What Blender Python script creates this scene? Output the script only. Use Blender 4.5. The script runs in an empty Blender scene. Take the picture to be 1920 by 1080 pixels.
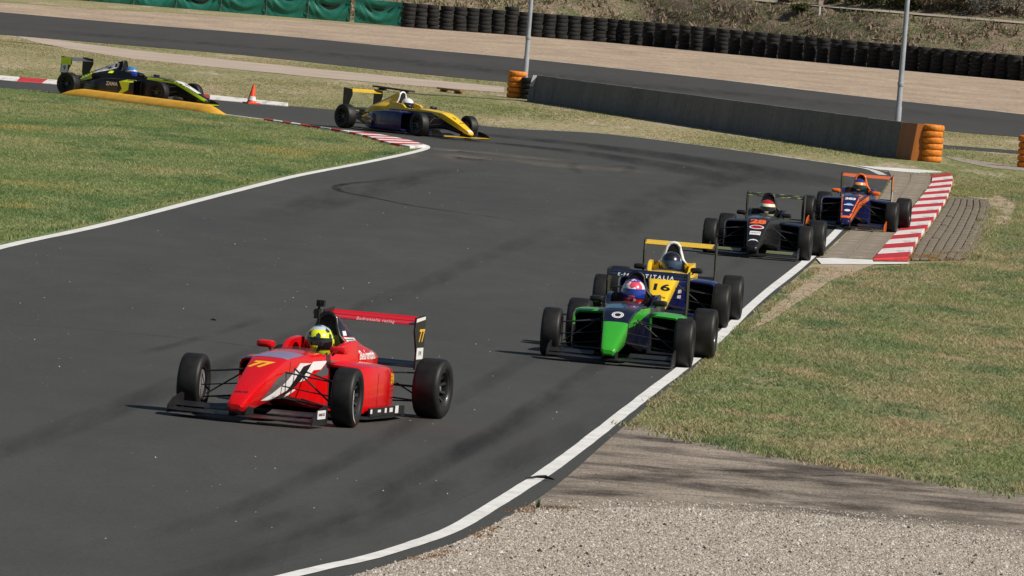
import bpy, bmesh, math, random
import numpy as np
from mathutils import Vector, Matrix
from mathutils.bvhtree import BVHTree
from mathutils.geometry import tessellate_polygon

scene = bpy.context.scene
COL = scene.collection
random.seed(7)
RNG = np.random.default_rng(7)
R = math.radians

# ------------------------------------------------------------------ camera, sky, sun, exposure
FOCAL, CAM_H, PITCH, ROLL = 16000.0, 4.535, 0.03963, 0.08059      # focal length in photo pixels (300 mm lens)
cam_data = bpy.data.cameras.new('camera')
cam_data.sensor_width = 36.0
cam_data.lens = FOCAL / 1920.0 * 36.0
cam_data.clip_start = 1.0
cam_data.clip_end = 6000.0
cam = bpy.data.objects.new('camera', cam_data)
COL.objects.link(cam)
_x0 = Vector((1, 0, 0)); _y0 = Vector((0, math.sin(PITCH), math.cos(PITCH)))
_xc = _x0 * math.cos(ROLL) + _y0 * math.sin(ROLL)
_yc = -_x0 * math.sin(ROLL) + _y0 * math.cos(ROLL)
_zc = _xc.cross(_yc)
cam.matrix_world = Matrix(((_xc.x, _yc.x, _zc.x, 0), (_xc.y, _yc.y, _zc.y, 0), (_xc.z, _yc.z, _zc.z, CAM_H), (0, 0, 0, 1)))
scene.camera = cam

SUN_ELEV = R(43)
SUN_DIR = Vector((0.91, -0.41, 0)).normalized() * math.cos(SUN_ELEV) + Vector((0, 0, math.sin(SUN_ELEV)))   # towards the sun
world = bpy.data.worlds.new('World')
scene.world = world
world.use_nodes = True
wnt = world.node_tree
bg = wnt.nodes['Background']
sky = wnt.nodes.new('ShaderNodeTexSky')
sky.sky_type = 'NISHITA'
sky.sun_disc = False
sky.sun_elevation = SUN_ELEV
sky.sun_rotation = math.atan2(SUN_DIR.x, SUN_DIR.y)
wnt.links.new(sky.outputs['Color'], bg.inputs['Color'])
bg.inputs['Strength'].default_value = 0.05
sun_data = bpy.data.lights.new('sun', 'SUN')
sun_data.energy = 5.0
sun_data.angle = R(0.5)
sun_data.color = (1.0, 0.935, 0.835)
sun = bpy.data.objects.new('sun', sun_data)
COL.objects.link(sun)
sun.rotation_euler = SUN_DIR.to_track_quat('Z', 'Y').to_euler()
sun.location = (40, 100, 60)
scene.view_settings.view_transform = 'Standard'
scene.view_settings.look = 'None'
scene.view_settings.gamma = 1.0
scene.view_settings.use_curve_mapping = False
scene.view_settings.exposure = 0.06

# ------------------------------------------------------------------ survey: photo pixel -> point on level ground
def ground(px, py, z=0.0):
    a, b = px - 960.0, py - 540.0
    c, s = math.cos(ROLL), math.sin(ROLL)
    u = (a * c + b * s) / FOCAL
    v = -(-a * s + b * c) / FOCAL
    c, s = math.cos(PITCH), math.sin(PITCH)
    d = Vector((u, c + v * s, v * c - s))
    t = (z - CAM_H) / d.z
    return Vector((d.x * t, d.y * t, z))

def at_depth(px, py, Y):
    """point on the line of sight at depth Y"""
    a, b = px - 960.0, py - 540.0
    c, s = math.cos(ROLL), math.sin(ROLL)
    u = (a * c + b * s) / FOCAL
    v = -(-a * s + b * c) / FOCAL
    c, s = math.cos(PITCH), math.sin(PITCH)
    d = Vector((u, c + v * s, v * c - s))
    t = Y / d.y
    return Vector((d.x * t, Y, CAM_H + d.z * t))

# ------------------------------------------------------------------ node helpers
def new_mat(name):
    m = bpy.data.materials.new(name)
    m.use_nodes = True
    return m

class NG:
    def __init__(self, m):
        self.m = m; self.nt = m.node_tree
        self.bsdf = self.nt.nodes['Principled BSDF']
        self._tc = None
    def n(self, typ, _p=None, **inp):
        nd = self.nt.nodes.new(typ)
        for k, v in (_p or {}).items(): setattr(nd, k, v)
        for k, v in inp.items():
            k2 = int(k[1:]) if k[0] == 'i' and k[1:].isdigit() else k.replace('_', ' ')
            self.put(nd.inputs[k2], v)
        return nd
    def put(self, sock, v):
        if isinstance(v, bpy.types.NodeSocket): self.nt.links.new(v, sock)
        elif isinstance(v, tuple) and len(v) == 3 and sock.type == 'RGBA': sock.default_value = (*v, 1)
        else: sock.default_value = v
    def tc(self):
        if not self._tc: self._tc = self.n('ShaderNodeTexCoord')
        return self._tc.outputs['Object']
    def mapped(self, scale=(1, 1, 1), rot=(0, 0, 0)):
        return self.n('ShaderNodeMapping', None, Vector=self.tc(), Scale=scale, Rotation=rot).outputs[0]
    def noise(self, scale, detail=4, vec=None, rough=.55):
        return self.n('ShaderNodeTexNoise', None, Vector=vec or self.tc(), Scale=scale, Detail=detail, Roughness=rough).outputs['Fac']
    def ramp(self, fac, *stops):
        r = self.n('ShaderNodeValToRGB', None, Fac=fac)
        el = r.color_ramp.elements
        while len(el) < len(stops): el.new(.5)
        for e, (p, c) in zip(el, stops):
            e.position = p
            e.color = (c, c, c, 1) if isinstance(c, (int, float)) else (*c, 1)
        return r.outputs[0]
    def mix(self, fac, a, b, mode='MIX'):
        nd = self.n('ShaderNodeMix', {'data_type': 'RGBA', 'blend_type': mode})
        self.put(nd.inputs[0], fac); self.put(nd.inputs[6], a); self.put(nd.inputs[7], b)
        return nd.outputs[2]
    def math(self, op, a, b=0.0):
        nd = self.n('ShaderNodeMath', {'operation': op}); self.put(nd.inputs[0], a); self.put(nd.inputs[1], b)
        return nd.outputs[0]
    def bump(self, h, strength=.3, dist=.01):
        b = self.n('ShaderNodeBump', None, Height=h, Strength=strength, Distance=dist)
        self.nt.links.new(b.outputs[0], self.bsdf.inputs['Normal'])
    def out(self, color, rough=.7, **kw):
        self.put(self.bsdf.inputs['Base Color'], color); self.put(self.bsdf.inputs['Roughness'], rough)
        for k, v in kw.items(): self.put(self.bsdf.inputs[k.replace('_', ' ')], v)
        return self.m

def mottled(name, c1, c2, scale=3.0, rough=.8, fine=0.25, fine_scale=60, bump=.0, bump_d=.01, stretch=(1, 1, 1), lo=.35, hi=.65, spec=.3):
    g = NG(new_mat(name))
    v = g.mapped(stretch)
    col = g.mix(g.ramp(g.noise(scale, 5, v), (lo, 0.), (hi, 1.)), c1, c2)
    fn = g.noise(fine_scale, 3)
    col = g.mix(fine, col, g.ramp(fn, (.3, .15), (.7, .85)), 'OVERLAY')
    if bump: g.bump(fn, bump, bump_d)
    return g.out(col, rough, Specular_IOR_Level=spec)

def paint(name, c, rough=.20, coat=.40, dirt=.08):
    g = NG(new_mat(name))
    d = g.ramp(g.noise(7, 5), (.45, 0.), (.75, 1.))
    col = g.mix(g.math('MULTIPLY', d, dirt), c, (.10, .09, .08))
    g.bsdf.inputs['Coat Weight'].default_value = coat
    g.bsdf.inputs['Coat Roughness'].default_value = .06
    return g.out(col, rough, Specular_IOR_Level=.4)

def paint2(name, ca, cb, expr, rough=.26, coat=.35):
    """two-colour bodywork; expr(g, x, y, z) gives the 0/1 mask in car coordinates"""
    g = NG(new_mat(name))
    sp = g.n('ShaderNodeSeparateXYZ', None, Vector=g.tc())
    m = expr(g, sp.outputs[0], sp.outputs[1], sp.outputs[2])
    col = g.mix(m, ca, cb)
    d = g.ramp(g.noise(7, 5), (.45, 0.), (.75, 1.))
    col = g.mix(g.math('MULTIPLY', d, .12), col, (.10, .09, .08))
    g.bsdf.inputs['Coat Weight'].default_value = coat
    g.bsdf.inputs['Coat Roughness'].default_value = .06
    return g.out(col, rough, Specular_IOR_Level=.4)

# ------------------------------------------------------------------ mesh helpers
class MB:
    """collects shapes, then becomes one mesh"""
    def __init__(self): self.v = []; self.f = []
    def add(self, verts, faces):
        o = len(self.v)
        self.v += [tuple(p) for p in verts]
        self.f += [tuple(i + o for i in f) for f in faces]
        return self
    def box(self, a, b, taper=None):
        (x0, y0, z0), (x1, y1, z1) = a, b
        vs = [(x0, y0, z0), (x1, y0, z0), (x1, y1, z0), (x0, y1, z0), (x0, y0, z1), (x1, y0, z1), (x1, y1, z1), (x0, y1, z1)]
        return self.add(vs, [(0, 3, 2, 1), (4, 5, 6, 7), (0, 1, 5, 4), (1, 2, 6, 5), (2, 3, 7, 6), (3, 0, 4, 7)])
    def tube(self, pts, r, n=6, flat=1.0):
        pts = [Vector(p) for p in pts]
        rs = r if isinstance(r, (list, tuple)) else [r] * len(pts)
        rings = []
        for i, p in enumerate(pts):
            d = (pts[min(i + 1, len(pts) - 1)] - pts[max(i - 1, 0)]).normalized()
            up = Vector((0, 0, 1)) if abs(d.z) < .9 else Vector((1, 0, 0))
            a = d.cross(up).normalized(); b = a.cross(d).normalized()
            rings.append([p + a * (rs[i] * math.cos(2 * math.pi * k / n)) + b * (rs[i] * flat * math.sin(2 * math.pi * k / n)) for k in range(n)])
        return self.loft(rings)
    def loft(self, rings, cap=True, closed=True):
        n = len(rings[0]); vs = [p for r in rings for p in r]; fs = []
        for i in range(len(rings) - 1):
            for k in range(n if closed else n - 1):
                k2 = (k + 1) % n
                fs.append((i * n + k, i * n + k2, (i + 1) * n + k2, (i + 1) * n + k))
        if cap and closed:
            fs.append(tuple(range(n - 1, -1, -1))); fs.append(tuple((len(rings) - 1) * n + k for k in range(n)))
        return self.add(vs, fs)
    def lathe(self, prof, n=32, axis='y', closed=True):
        """prof: (radius, along) pairs"""
        rings = []
        for k in range(n):
            a = 2 * math.pi * k / n; c, s = math.cos(a), math.sin(a)
            rings.append([(r * c, h, r * s) if axis == 'y' else (r * c, r * s, h) for r, h in prof])
        m = len(prof); vs = [p for r in rings for p in r]; fs = []
        for k in range(n):
            k2 = (k + 1) % n
            for j in range(m if closed else m - 1):
                j2 = (j + 1) % m
                fs.append((k * m + j, k * m + j2, k2 * m + j2, k2 * m + j))
        return self.add(vs, fs)
    def prism(self, poly, axis, a, b):
        """poly 2D extruded along axis between a and b. axis y: (x,z); x: (y,z); z: (x,y)"""
        def P(p, h): return (p[0], h, p[1]) if axis == 'y' else ((h, p[0], p[1]) if axis == 'x' else (p[0], p[1], h))
        n = len(poly)
        vs = [P(p, a) for p in poly] + [P(p, b) for p in poly]
        fs = [tuple(range(n)), tuple(range(2 * n - 1, n - 1, -1))] + [(k, n + k, n + (k + 1) % n, (k + 1) % n) for k in range(n)]
        return self.add(vs, fs)
    def mesh(self, name, smooth=40):
        me = bpy.data.meshes.new(name)
        me.from_pydata(self.v, [], self.f)
        bm = bmesh.new(); bm.from_mesh(me)
        bmesh.ops.recalc_face_normals(bm, faces=bm.faces)
        bm.to_mesh(me); bm.free()
        me.materials.append(None)
        if smooth:
            me.polygons.foreach_set('use_smooth', [True] * len(me.polygons))
            me.set_sharp_from_angle(angle=R(smooth))
        return me

def put(name, me, mat, parent=None, loc=(0, 0, 0), rot=(0, 0, 0)):
    if not me.materials: me.materials.append(None)
    o = bpy.data.objects.new(name, me)
    COL.objects.link(o)
    o.material_slots[0].link = 'OBJECT'
    o.material_slots[0].material = mat
    o.location = loc; o.rotation_euler = rot
    if parent is not None: o.parent = parent
    return o

def empty(name, loc=(0, 0, 0), rz=0.0, parent=None):
    o = bpy.data.objects.new(name, None)
    o.empty_display_size = .3
    COL.objects.link(o); o.location = loc; o.rotation_euler = (0, 0, rz)
    if parent is not None: o.parent = parent
    return o

def tag(o, label=None, cat=None, group=None, kind=None):
    if label: o['label'] = label
    if cat: o['category'] = cat
    if group: o['group'] = group
    if kind: o['kind'] = kind
    return o

def smooth_line(pts, n=6):
    """Catmull-Rom through 2D/3D points"""
    P = [Vector(p) for p in pts]; out = []
    for i in range(len(P) - 1):
        p0 = P[max(i - 1, 0)]; p1 = P[i]; p2 = P[i + 1]; p3 = P[min(i + 2, len(P) - 1)]
        for k in range(n):
            t = k / n
            out.append(.5 * ((2 * p1) + (p2 - p0) * t + (2 * p0 - 5 * p1 + 4 * p2 - p3) * t * t + (3 * p1 - p0 - 3 * p2 + p3) * t ** 3))
    out.append(P[-1])
    return out

def line_px(pts, n=6, z=0.0):
    return smooth_line([ground(*p) for p in pts], n) if n > 1 else [ground(*p) for p in pts]

def sheet(name, poly, z, mat, label=None, kind='structure'):
    pts = [Vector((p[0], p[1], 0)) for p in poly]
    tris = tessellate_polygon([pts])
    me = bpy.data.meshes.new(name)
    me.from_pydata([(p.x, p.y, z) for p in pts], [], [tuple(t) for t in tris])
    bm = bmesh.new(); bm.from_mesh(me)
    for f in bm.faces:
        if f.normal.z < 0: f.normal_flip()
    bm.to_mesh(me); bm.free()
    o = put(name, me, mat)
    tag(o, label, None, None, kind)
    return o

def ribbon(name, pts, width, z, mat, jitter=0.0, kind='structure', label=None, widths=None):
    L = []; Rr = []
    for i, p in enumerate(pts):
        d = pts[min(i + 1, len(pts) - 1)] - pts[max(i - 1, 0)]
        d.z = 0; d.normalize()
        nrm = Vector((-d.y, d.x, 0))
        w = (widths[i] if widths else width) * .5
        L.append(p + nrm * (w + random.uniform(-jitter, jitter))); Rr.append(p - nrm * (w + random.uniform(-jitter, jitter)))
    n = len(pts)
    me = bpy.data.meshes.new(name)
    me.from_pydata([(q.x, q.y, z) for q in L] + [(q.x, q.y, z) for q in Rr], [], [(i + 1, i, n + i, n + i + 1) for i in range(n - 1)])
    bm = bmesh.new(); bm.from_mesh(me)
    for f in bm.faces:
        if f.normal.z < 0: f.normal_flip()
    bm.to_mesh(me); bm.free()
    o = put(name, me, mat)
    tag(o, label, None, None, kind)
    return o

def offset_line(pts, d):
    out = []
    for i, p in enumerate(pts):
        t = pts[min(i + 1, len(pts) - 1)] - pts[max(i - 1, 0)]
        t = Vector((t.x, t.y, 0)).normalized()
        out.append(p + Vector((-t.y, t.x, 0)) * d)
    return out

def soft_ribbon(name, pts, width, z, mat, widths=None):
    """a mark whose cover fades out at its sides and ends"""
    n = len(pts); rows = []; att = []
    ks = (-1, -.55, 0, .55, 1); va = (0, .75, 1, .75, 0)
    for i in range(n):
        w = (widths[i] if widths else width) * .5 * random.uniform(.92, 1.08)
        e = min(1.0, min(i, n - 1 - i) / max(2, n * .22))
        for k, a in zip(ks, va):
            q = offset_line(pts[max(i - 1, 0):i + 2], k * w)[min(i, 1)]
            rows.append((q.x, q.y, z)); att.append(a * e)
    fs = [(5 * i + k, 5 * i + k + 1, 5 * i + k + 6, 5 * i + k + 5) for i in range(n - 1) for k in range(4)]
    me = bpy.data.meshes.new(name); me.from_pydata(rows, [], fs)
    a = me.attributes.new('soft', 'FLOAT', 'POINT'); a.data.foreach_set('value', att)
    bm = bmesh.new(); bm.from_mesh(me)
    for f in bm.faces:
        if f.normal.z < 0: f.normal_flip()
    bm.to_mesh(me); bm.free()
    o = put(name, me, mat); tag(o, None, None, None, 'structure')
    return o

def soup(name, verts, tris, mat, attr=None):
    """big triangle soup from numpy arrays"""
    me = bpy.data.meshes.new(name)
    nv, nf = len(verts), len(tris)
    me.vertices.add(nv); me.loops.add(nf * 3); me.polygons.add(nf)
    me.vertices.foreach_set('co', verts.astype(np.float32).ravel())
    me.loops.foreach_set('vertex_index', tris.astype(np.int32).ravel())
    me.polygons.foreach_set('loop_start', np.arange(0, nf * 3, 3, dtype=np.int32))
    me.update(calc_edges=True)
    if attr is not None:
        a = me.attributes.new('tone', 'FLOAT', 'POINT')
        a.data.foreach_set('value', attr.astype(np.float32))
    me.materials.append(None)
    return put(name, me, mat)

def inside(poly, xy):
    """vectorised point in polygon"""
    x, y = xy[:, 0], xy[:, 1]; res = np.zeros(len(xy), bool)
    n = len(poly); j = n - 1
    for i in range(n):
        xi, yi = poly[i][0], poly[i][1]; xj, yj = poly[j][0], poly[j][1]
        if yi != yj:
            res ^= ((yi > y) != (yj > y)) & (x < (xj - xi) * (y - yi) / (yj - yi) + xi)
        j = i
    return res

def scatter(poly, density_fn, max_n):
    """random points in polygon, kept with probability density_fn(xy)"""
    P = np.array([(p[0], p[1]) for p in poly]); lo, hi = P.min(0), P.max(0)
    xy = RNG.random((max_n, 2)) * (hi - lo) + lo
    xy = xy[inside(P, xy)]
    if density_fn is not None: xy = xy[RNG.random(len(xy)) < density_fn(xy)]
    return xy

# ------------------------------------------------------------------ ground materials
def asphalt_mat(name, base=.062, warm=1.0):
    g = NG(new_mat(name))
    big = g.noise(.22, 5, g.mapped((1.6, .25, 1)))
    mid = g.noise(1.3, 6, g.mapped((1.2, .3, 1)))
    fine = g.noise(55, 2)
    c1 = (base * .90 * warm, base * .905, base * .865); c2 = (base * 1.08 * warm, base * 1.08, base * 1.01)
    col = g.mix(g.ramp(big, (.32, 0.), (.68, 1.)), c1, c2)
    col = g.mix(.14, col, g.ramp(mid, (.3, .25), (.7, .75)), 'OVERLAY')
    col = g.mix(.5, col, g.ramp(fine, (.25, .2), (.75, .8)), 'OVERLAY')
    agg = g.noise(140, 2)
    col = g.mix(.45, col, g.ramp(agg, (.3, .15), (.7, .85)), 'OVERLAY')
    g.bump(fine, .35, .004)
    return g.out(col, g.ramp(mid, (.3, .70), (.7, .78)), Specular_IOR_Level=.22)

def grass_ground(name, green, dry, bare, dry_at=.5, bare_at=.66, sx=.35, sy=.14, fs=14):
    g = NG(new_mat(name))
    n1 = g.noise(1.0, 6, g.mapped((sx, sy, 1)), .6)
    n2 = g.noise(1.0, 5, g.mapped((sx * 1.9 + .3, sy * 2.2, 1), (0, 0, .5)), .6)
    col = g.mix(g.ramp(n1, (dry_at - .13, 0.), (dry_at + .13, 1.)), green, dry)
    col = g.mix(g.ramp(n2, (bare_at - .05, 0.), (bare_at + .06, .85)), col, bare)
    f = g.noise(fs, 5, g.mapped((1, .22, 1)), .65)
    col = g.mix(.7, col, g.ramp(f, (.28, .1), (.72, .9)), 'OVERLAY')
    g.bump(f, .8, .04)
    return g.out(col, .9, Specular_IOR_Level=.1)

def blade_mat(name, greens, drys, dry_at, sx=.35, sy=.14, accent=None, deep=None):
    g = NG(new_mat(name))
    n1 = g.noise(1.0, 6, g.mapped((sx, sy, 1)), .6)
    t = g.n('ShaderNodeAttribute', {'attribute_name': 'tone'}).outputs['Fac']
    ga = g.mix(t, greens[0], greens[1]); dr = g.mix(t, drys[0], drys[1])
    w = g.math('ADD', n1, g.math('MULTIPLY', g.math('SUBTRACT', t, .5), .22))
    col = g.mix(g.ramp(w, (dry_at - .10, 0.), (dry_at + .10, 1.)), ga, dr)
    if deep:
        n3 = g.noise(1.0, 5, g.mapped((sx * 1.7, sy * 1.5, 1), (0, 0, -.3)), .6)
        col = g.mix(g.ramp(n3, (.50, 0.), (.64, .85)), col, g.mix(t, deep, tuple(c * 1.9 for c in deep)))
    if accent:
        n2 = g.noise(1.0, 5, g.mapped((sx * 1.2, sy * 1.3, 1), (0, 0, .4)), .6)
        col = g.mix(g.ramp(g.math('ADD', n2, g.math('MULTIPLY', t, .08)), (.60, 0.), (.70, .85)), col, g.mix(t, accent, tuple(c * 1.6 for c in accent)))
    tr = g.n('ShaderNodeBsdfTranslucent', None, Color=col)
    ms = g.n('ShaderNodeMixShader', None, i0=.3)
    g.out(col, .75, Specular_IOR_Level=.15)
    g.nt.links.new(g.bsdf.outputs[0], ms.inputs[1]); g.nt.links.new(tr.outputs[0], ms.inputs[2])
    g.nt.links.new(ms.outputs[0], g.nt.nodes['Material Output'].inputs['Surface'])
    return g.m

def gravel_mat(name, light, dark, scale=22):
    g = NG(new_mat(name))
    vo = g.n('ShaderNodeTexVoronoi', None, Vector=g.mapped((1, .6, 1)), Scale=float(scale))
    cell = g.n('ShaderNodeSeparateColor', None, Color=vo.outputs['Color']).outputs[0]
    big = g.noise(.35, 5, g.mapped((1, .3, 1)))
    col = g.mix(g.ramp(cell, (0., 0.), (1., 1.)), light, tuple(c * .62 for c in light))
    col = g.mix(g.ramp(cell, (.93, 0.), (.95, .8)), col, dark)
    col = g.mix(.5, col, g.ramp(big, (.3, .3), (.7, .66)), 'OVERLAY')
    g.bump(vo.outputs['Distance'], .7, .03)
    return g.out(col, .9, Specular_IOR_Level=.2)

M = {}
M['asphalt'] = asphalt_mat('asphalt', .058, 1.0)
M['asphalt_far'] = asphalt_mat('asphalt_far', .056, 1.03)
M['far_grass'] = grass_ground('far_grass', (.165, .180, .070), (.300, .262, .150), (.40, .33, .245), .45, .58, .15, .035, 6)
M['lawn_left'] = grass_ground('lawn_left', (.130, .180, .070), (.220, .215, .100), (.27, .20, .115), .57, .66)
M['lawn_right'] = grass_ground('lawn_right', (.125, .160, .062), (.265, .225, .125), (.30, .22, .14), .51, .61)
M['blade_left'] = blade_mat('blade_left', ((.155, .210, .075), (.325, .395, .160)), ((.310, .300, .140), (.490, .460, .245)), .555, .30, .10, (.34, .285, .11), (.085, .150, .060))
M['blade_right'] = blade_mat('blade_right', ((.155, .205, .080), (.330, .375, .165)), ((.325, .270, .150), (.520, .440, .270)), .520, .55, .16, (.38, .285, .18), (.085, .140, .066))
M['blade_far'] = blade_mat('blade_far', ((.20, .235, .09), (.31, .33, .14)), ((.36, .31, .175), (.50, .43, .26)), .47, .15, .035)
M['gravel_far'] = gravel_mat('gravel_far', (.475, .37, .275), (.16, .12, .09), 9)
M['gravel_near'] = gravel_mat('gravel_near', (.37, .315, .255), (.05, .045, .04), 38)
M['dirt'] = mottled('dirt', (.31, .235, .165), (.42, .335, .245), 1.5, .95, .4, 40, .4, .02)
M['path'] = mottled('path', (.37, .30, .245), (.45, .375, .31), .4, .95, .25, 20, .2, .02)
M['line'] = mottled('line_paint', (.60, .60, .585), (.74, .735, .72), 2.5, .7, .3, 30, .2, .003)
M['line_old'] = mottled('line_paint_worn', (.36, .35, .335), (.66, .65, .63), 1.2, .8, .35, 30, .2, .003, lo=.4, hi=.6)
def kerb_mat(name, c):
    g = NG(new_mat(name))
    col = g.mix(g.noise(2.5, 5), c, tuple(min(v * 1.25 + .02, .8) for v in c))
    sc = g.noise(1.0, 6, g.mapped((3.0, .7, 1)), .68)
    col = g.mix(g.ramp(sc, (.52, 0.), (.68, .6)), col, (.05, .045, .042))
    ch = g.noise(9, 5)
    col = g.mix(g.ramp(ch, (.66, 0.), (.70, .7)), col, (.22, .20, .18))
    g.bump(g.noise(18, 4), .4, .01)
    return g.out(col, .7, Specular_IOR_Level=.25)
M['kerb_red'] = kerb_mat('kerb_red', (.42, .022, .030))
M['kerb_white'] = kerb_mat('kerb_white', (.62, .60, .58))
M['kerb_yellow'] = mottled('kerb_yellow', (.70, .35, .026), (.78, .43, .05), 3, .55, .3, 25, .1, .004)
M['concrete_dark'] = mottled('concrete_weathered', (.115, .115, .117), (.175, .172, .165), .5, .85, .3, 9, .2, .01, (1.6, .5, .3), .3, .7)
M['concrete_light'] = mottled('concrete_light', (.42, .40, .37), (.52, .49, .45), 2, .85, .3, 30, .2, .01)
M['orange_rubber'] = mottled('orange_rubber', (.50, .145, .012), (.74, .25, .03), 4, .6, .5, 18, .3, .01, (1, 1, 2.5))
M['orange_paint'] = mottled('orange_paint', (.27, .085, .014), (.35, .115, .022), 2, .6, .25, 30, .1, .01, (2, 2, .3))
M['black_rubber'] = mottled('black_rubber', (.009, .009, .010), (.020, .0195, .019), 4, .8, .3, 40, .2, .01)
M['tarp'] = mottled('green_tarp', (.010, .105, .076), (.020, .165, .118), 1.2, .42, .2, 14, .0, .01)
M['steel'] = mottled('galvanised_steel', (.24, .26, .29), (.33, .35, .38), 3, .5, .2, 40, .0, .01)
M['stone_pave'] = mottled('paving_stone', (.125, .105, .078), (.200, .170, .130), 3, .9, .5, 30, .4, .01)
M['cobble'] = mottled('cobble', (.165, .140, .108), (.255, .218, .172), 2, .9, .35, 40, .4, .01)
M['joint'] = mottled('joint_earth', (.055, .045, .03), (.09, .075, .05), 6, .95, .3, 40, .3, .01)

def stained_concrete():
    g = NG(new_mat('stained_concrete'))
    base = g.mix(g.ramp(g.noise(.8, 6, None, .65), (.35, 0.), (.65, 1.)), (.190, .160, .130), (.310, .265, .215))
    st = g.noise(1.0, 7, g.mapped((.9, 1.1, 1), (0, 0, -.05)), .68)
    col = g.mix(g.ramp(st, (.47, 0.), (.64, .85)), base, (.075, .062, .058))
    st2 = g.noise(1.0, 4, g.mapped((1.1, .06, 1), (0, 0, .5)), .6)
    col = g.mix(g.ramp(st2, (.54, 0.), (.66, .35)), col, (.08, .07, .065))
    f = g.noise(48, 3)
    col = g.mix(.75, col, g.ramp(f, (.30, .05), (.70, .95)), 'OVERLAY')
    g.bump(f, .8, .012)
    return g.out(col, .9, Specular_IOR_Level=.2)
M['apron'] = stained_concrete()

def clear_mat(name, color, alpha_lo, alpha_hi, scale, stretch, a_max, soft=True):
    g = NG(new_mat(name))
    n = g.noise(scale, 5, g.mapped(stretch), .65)
    a = g.ramp(n, (alpha_lo, 0.), (alpha_hi, a_max))
    if soft: a = g.math('MULTIPLY', a, g.n('ShaderNodeAttribute', {'attribute_name': 'soft'}).outputs['Fac'])
    g.put(g.bsdf.inputs['Alpha'], a)
    return g.out(color, .85, Specular_IOR_Level=.2)
M['dust'] = clear_mat('track_dust', (.20, .175, .145), .32, .68, 1.0, (.9, .10, 1), .62)
M['skid_mid'] = clear_mat('skid_rubber_band', (.018, .018, .019), .25, .62, 1.0, (1.2, .08, 1), .55)
M['skid'] = clear_mat('skid_rubber', (.012, .012, .013), .30, .55, 3.0, (1, .4, 1), .62)
M['skid_soft'] = clear_mat('skid_rubber_faint', (.014, .014, .015), .34, .70, 1.2, (1.5, .10, 1), .30)

# ------------------------------------------------------------------ setting: ground, roads, lines
gm = bpy.data.meshes.new('ground')
gm.from_pydata([(-2500, -100, 0), (2500, -100, 0), (2500, 4000, 0), (-2500, 4000, 0)], [], [(0, 1, 2, 3)])
tag(put('ground', gm, M['far_grass']), 'dry green and straw coloured grass around the track', None, None, 'structure')

LEFT_IN = [(-400, 588), (-200, 525), (0, 466), (205, 420.5), (410, 367.5), (555, 331.3), (683, 306.3), (760, 290), (792, 282.5), (801, 276.5), (787, 270), (726, 257), (641, 246.5), (495, 225), (419, 215), (250, 193), (100, 174), (0, 166), (-300, 141)]
TOP = [(-300, 122), (0, 149), (100, 158), (250, 171), (400, 188), (540, 199), (620, 206), (760, 219), (894, 234), (960, 241), (1125, 250), (1310, 272), (1510, 300), (1610, 314), (1664, 323)]
RIGHT = [(1664, 323), (1668, 335), (1640, 380), (1590, 433), (1519, 498), (1448, 559), (1354, 640), (1302, 691), (1252, 731), (1208, 768), (1168, 803), (1122, 843), (1078, 883), (1034, 919), (984, 953), (912, 992), (850, 1020), (787, 1042), (662, 1080), (500, 1122), (250, 1180), (-300, 1290)]
left_w = line_px(LEFT_IN, 4); top_w = line_px(TOP, 3); right_w = line_px(RIGHT, 4)
track_poly = left_w + top_w + right_w[1:]
sheet('race_track', track_poly, .010, M['asphalt'], 'dark grey asphalt race track sweeping through the corner')

# infield (left) and right-hand lawn polygons
infield_poly = left_w + [ground(-700, 141), ground(-900, 588)]
sheet('infield_ground', infield_poly, .005, M['lawn_left'], 'green infield lawn inside the corner')
APRON_TOP = [(1174, 797), (1248, 803), (1298, 815), (1357, 835), (1420, 846), (1510, 862), (1610, 880), (1760, 904), (1920, 930), (2150, 966)]
lawn_r_px = [(1585, 500), (1640, 503), (1705, 497), (1803, 490), (1824, 462), (1852, 394), (1850, 372), (1900, 360), (2100, 375), (2400, 420), (2400, 1000)]
edge_r = [p for p in line_px([(1520, 505), (1448, 559), (1354, 640), (1299, 695), (1248, 732), (1206, 764), (1174, 797)], 4)]
lawn_right_poly = [ground(*p) for p in lawn_r_px] + [ground(*p) for p in reversed(APRON_TOP)][0:] + list(reversed(edge_r))
sheet('verge_ground', lawn_right_poly, .004, M['lawn_right'], 'patchy green and straw verge right of the track')
apron_poly = line_px(APRON_TOP, 3) + [ground(*p) for p in [(2150, 1045), (1920, 1013), (1760, 991), (1610, 976), (1460, 963), (1310, 956), (1160, 953), (1010, 957), (984, 953)]] + [ground(*p) for p in [(1034, 919), (1075, 885), (1122, 843)]]
sheet('runoff_apron', apron_poly, .007, M['apron'], 'tan concrete run-off apron streaked with dark tyre marks')
GRAVEL_PX = [(984, 951), (1010, 956), (1160, 952), (1310, 955), (1460, 962), (1610, 975), (1760, 990), (1920, 1012), (2150, 1044), (2150, 1400), (-100, 1400), (-300, 1290), (250, 1180), (500, 1122), (662, 1080), (787, 1042), (850, 1020), (912, 992)]
gravel_poly = [ground(*p) for p in GRAVEL_PX]
sheet('gravel_bed', gravel_poly, .006, M['gravel_near'], 'pale crushed stone gravel trap in the foreground')
# bare earth strip beside the white line
sheet('dirt_strip', line_px([(1530, 500), (1480, 535), (1430, 584), (1395, 620), (1440, 605), (1490, 572), (1550, 533)], 3), .0118, M['dirt'])
sheet('dirt_patch', [ground(*p) for p in [(1519, 499), (1560, 493), (1640, 497), (1600, 512), (1550, 530), (1500, 560), (1460, 588), (1440, 585), (1470, 553)]], .011, M['dirt'])
sheet('dirt_patch', [ground(*p) for p in [(1779, 366), (1800, 352), (1868, 362), (1905, 385), (1890, 420), (1845, 425), (1852, 394), (1845, 374)]], .009, M['dirt'])

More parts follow.
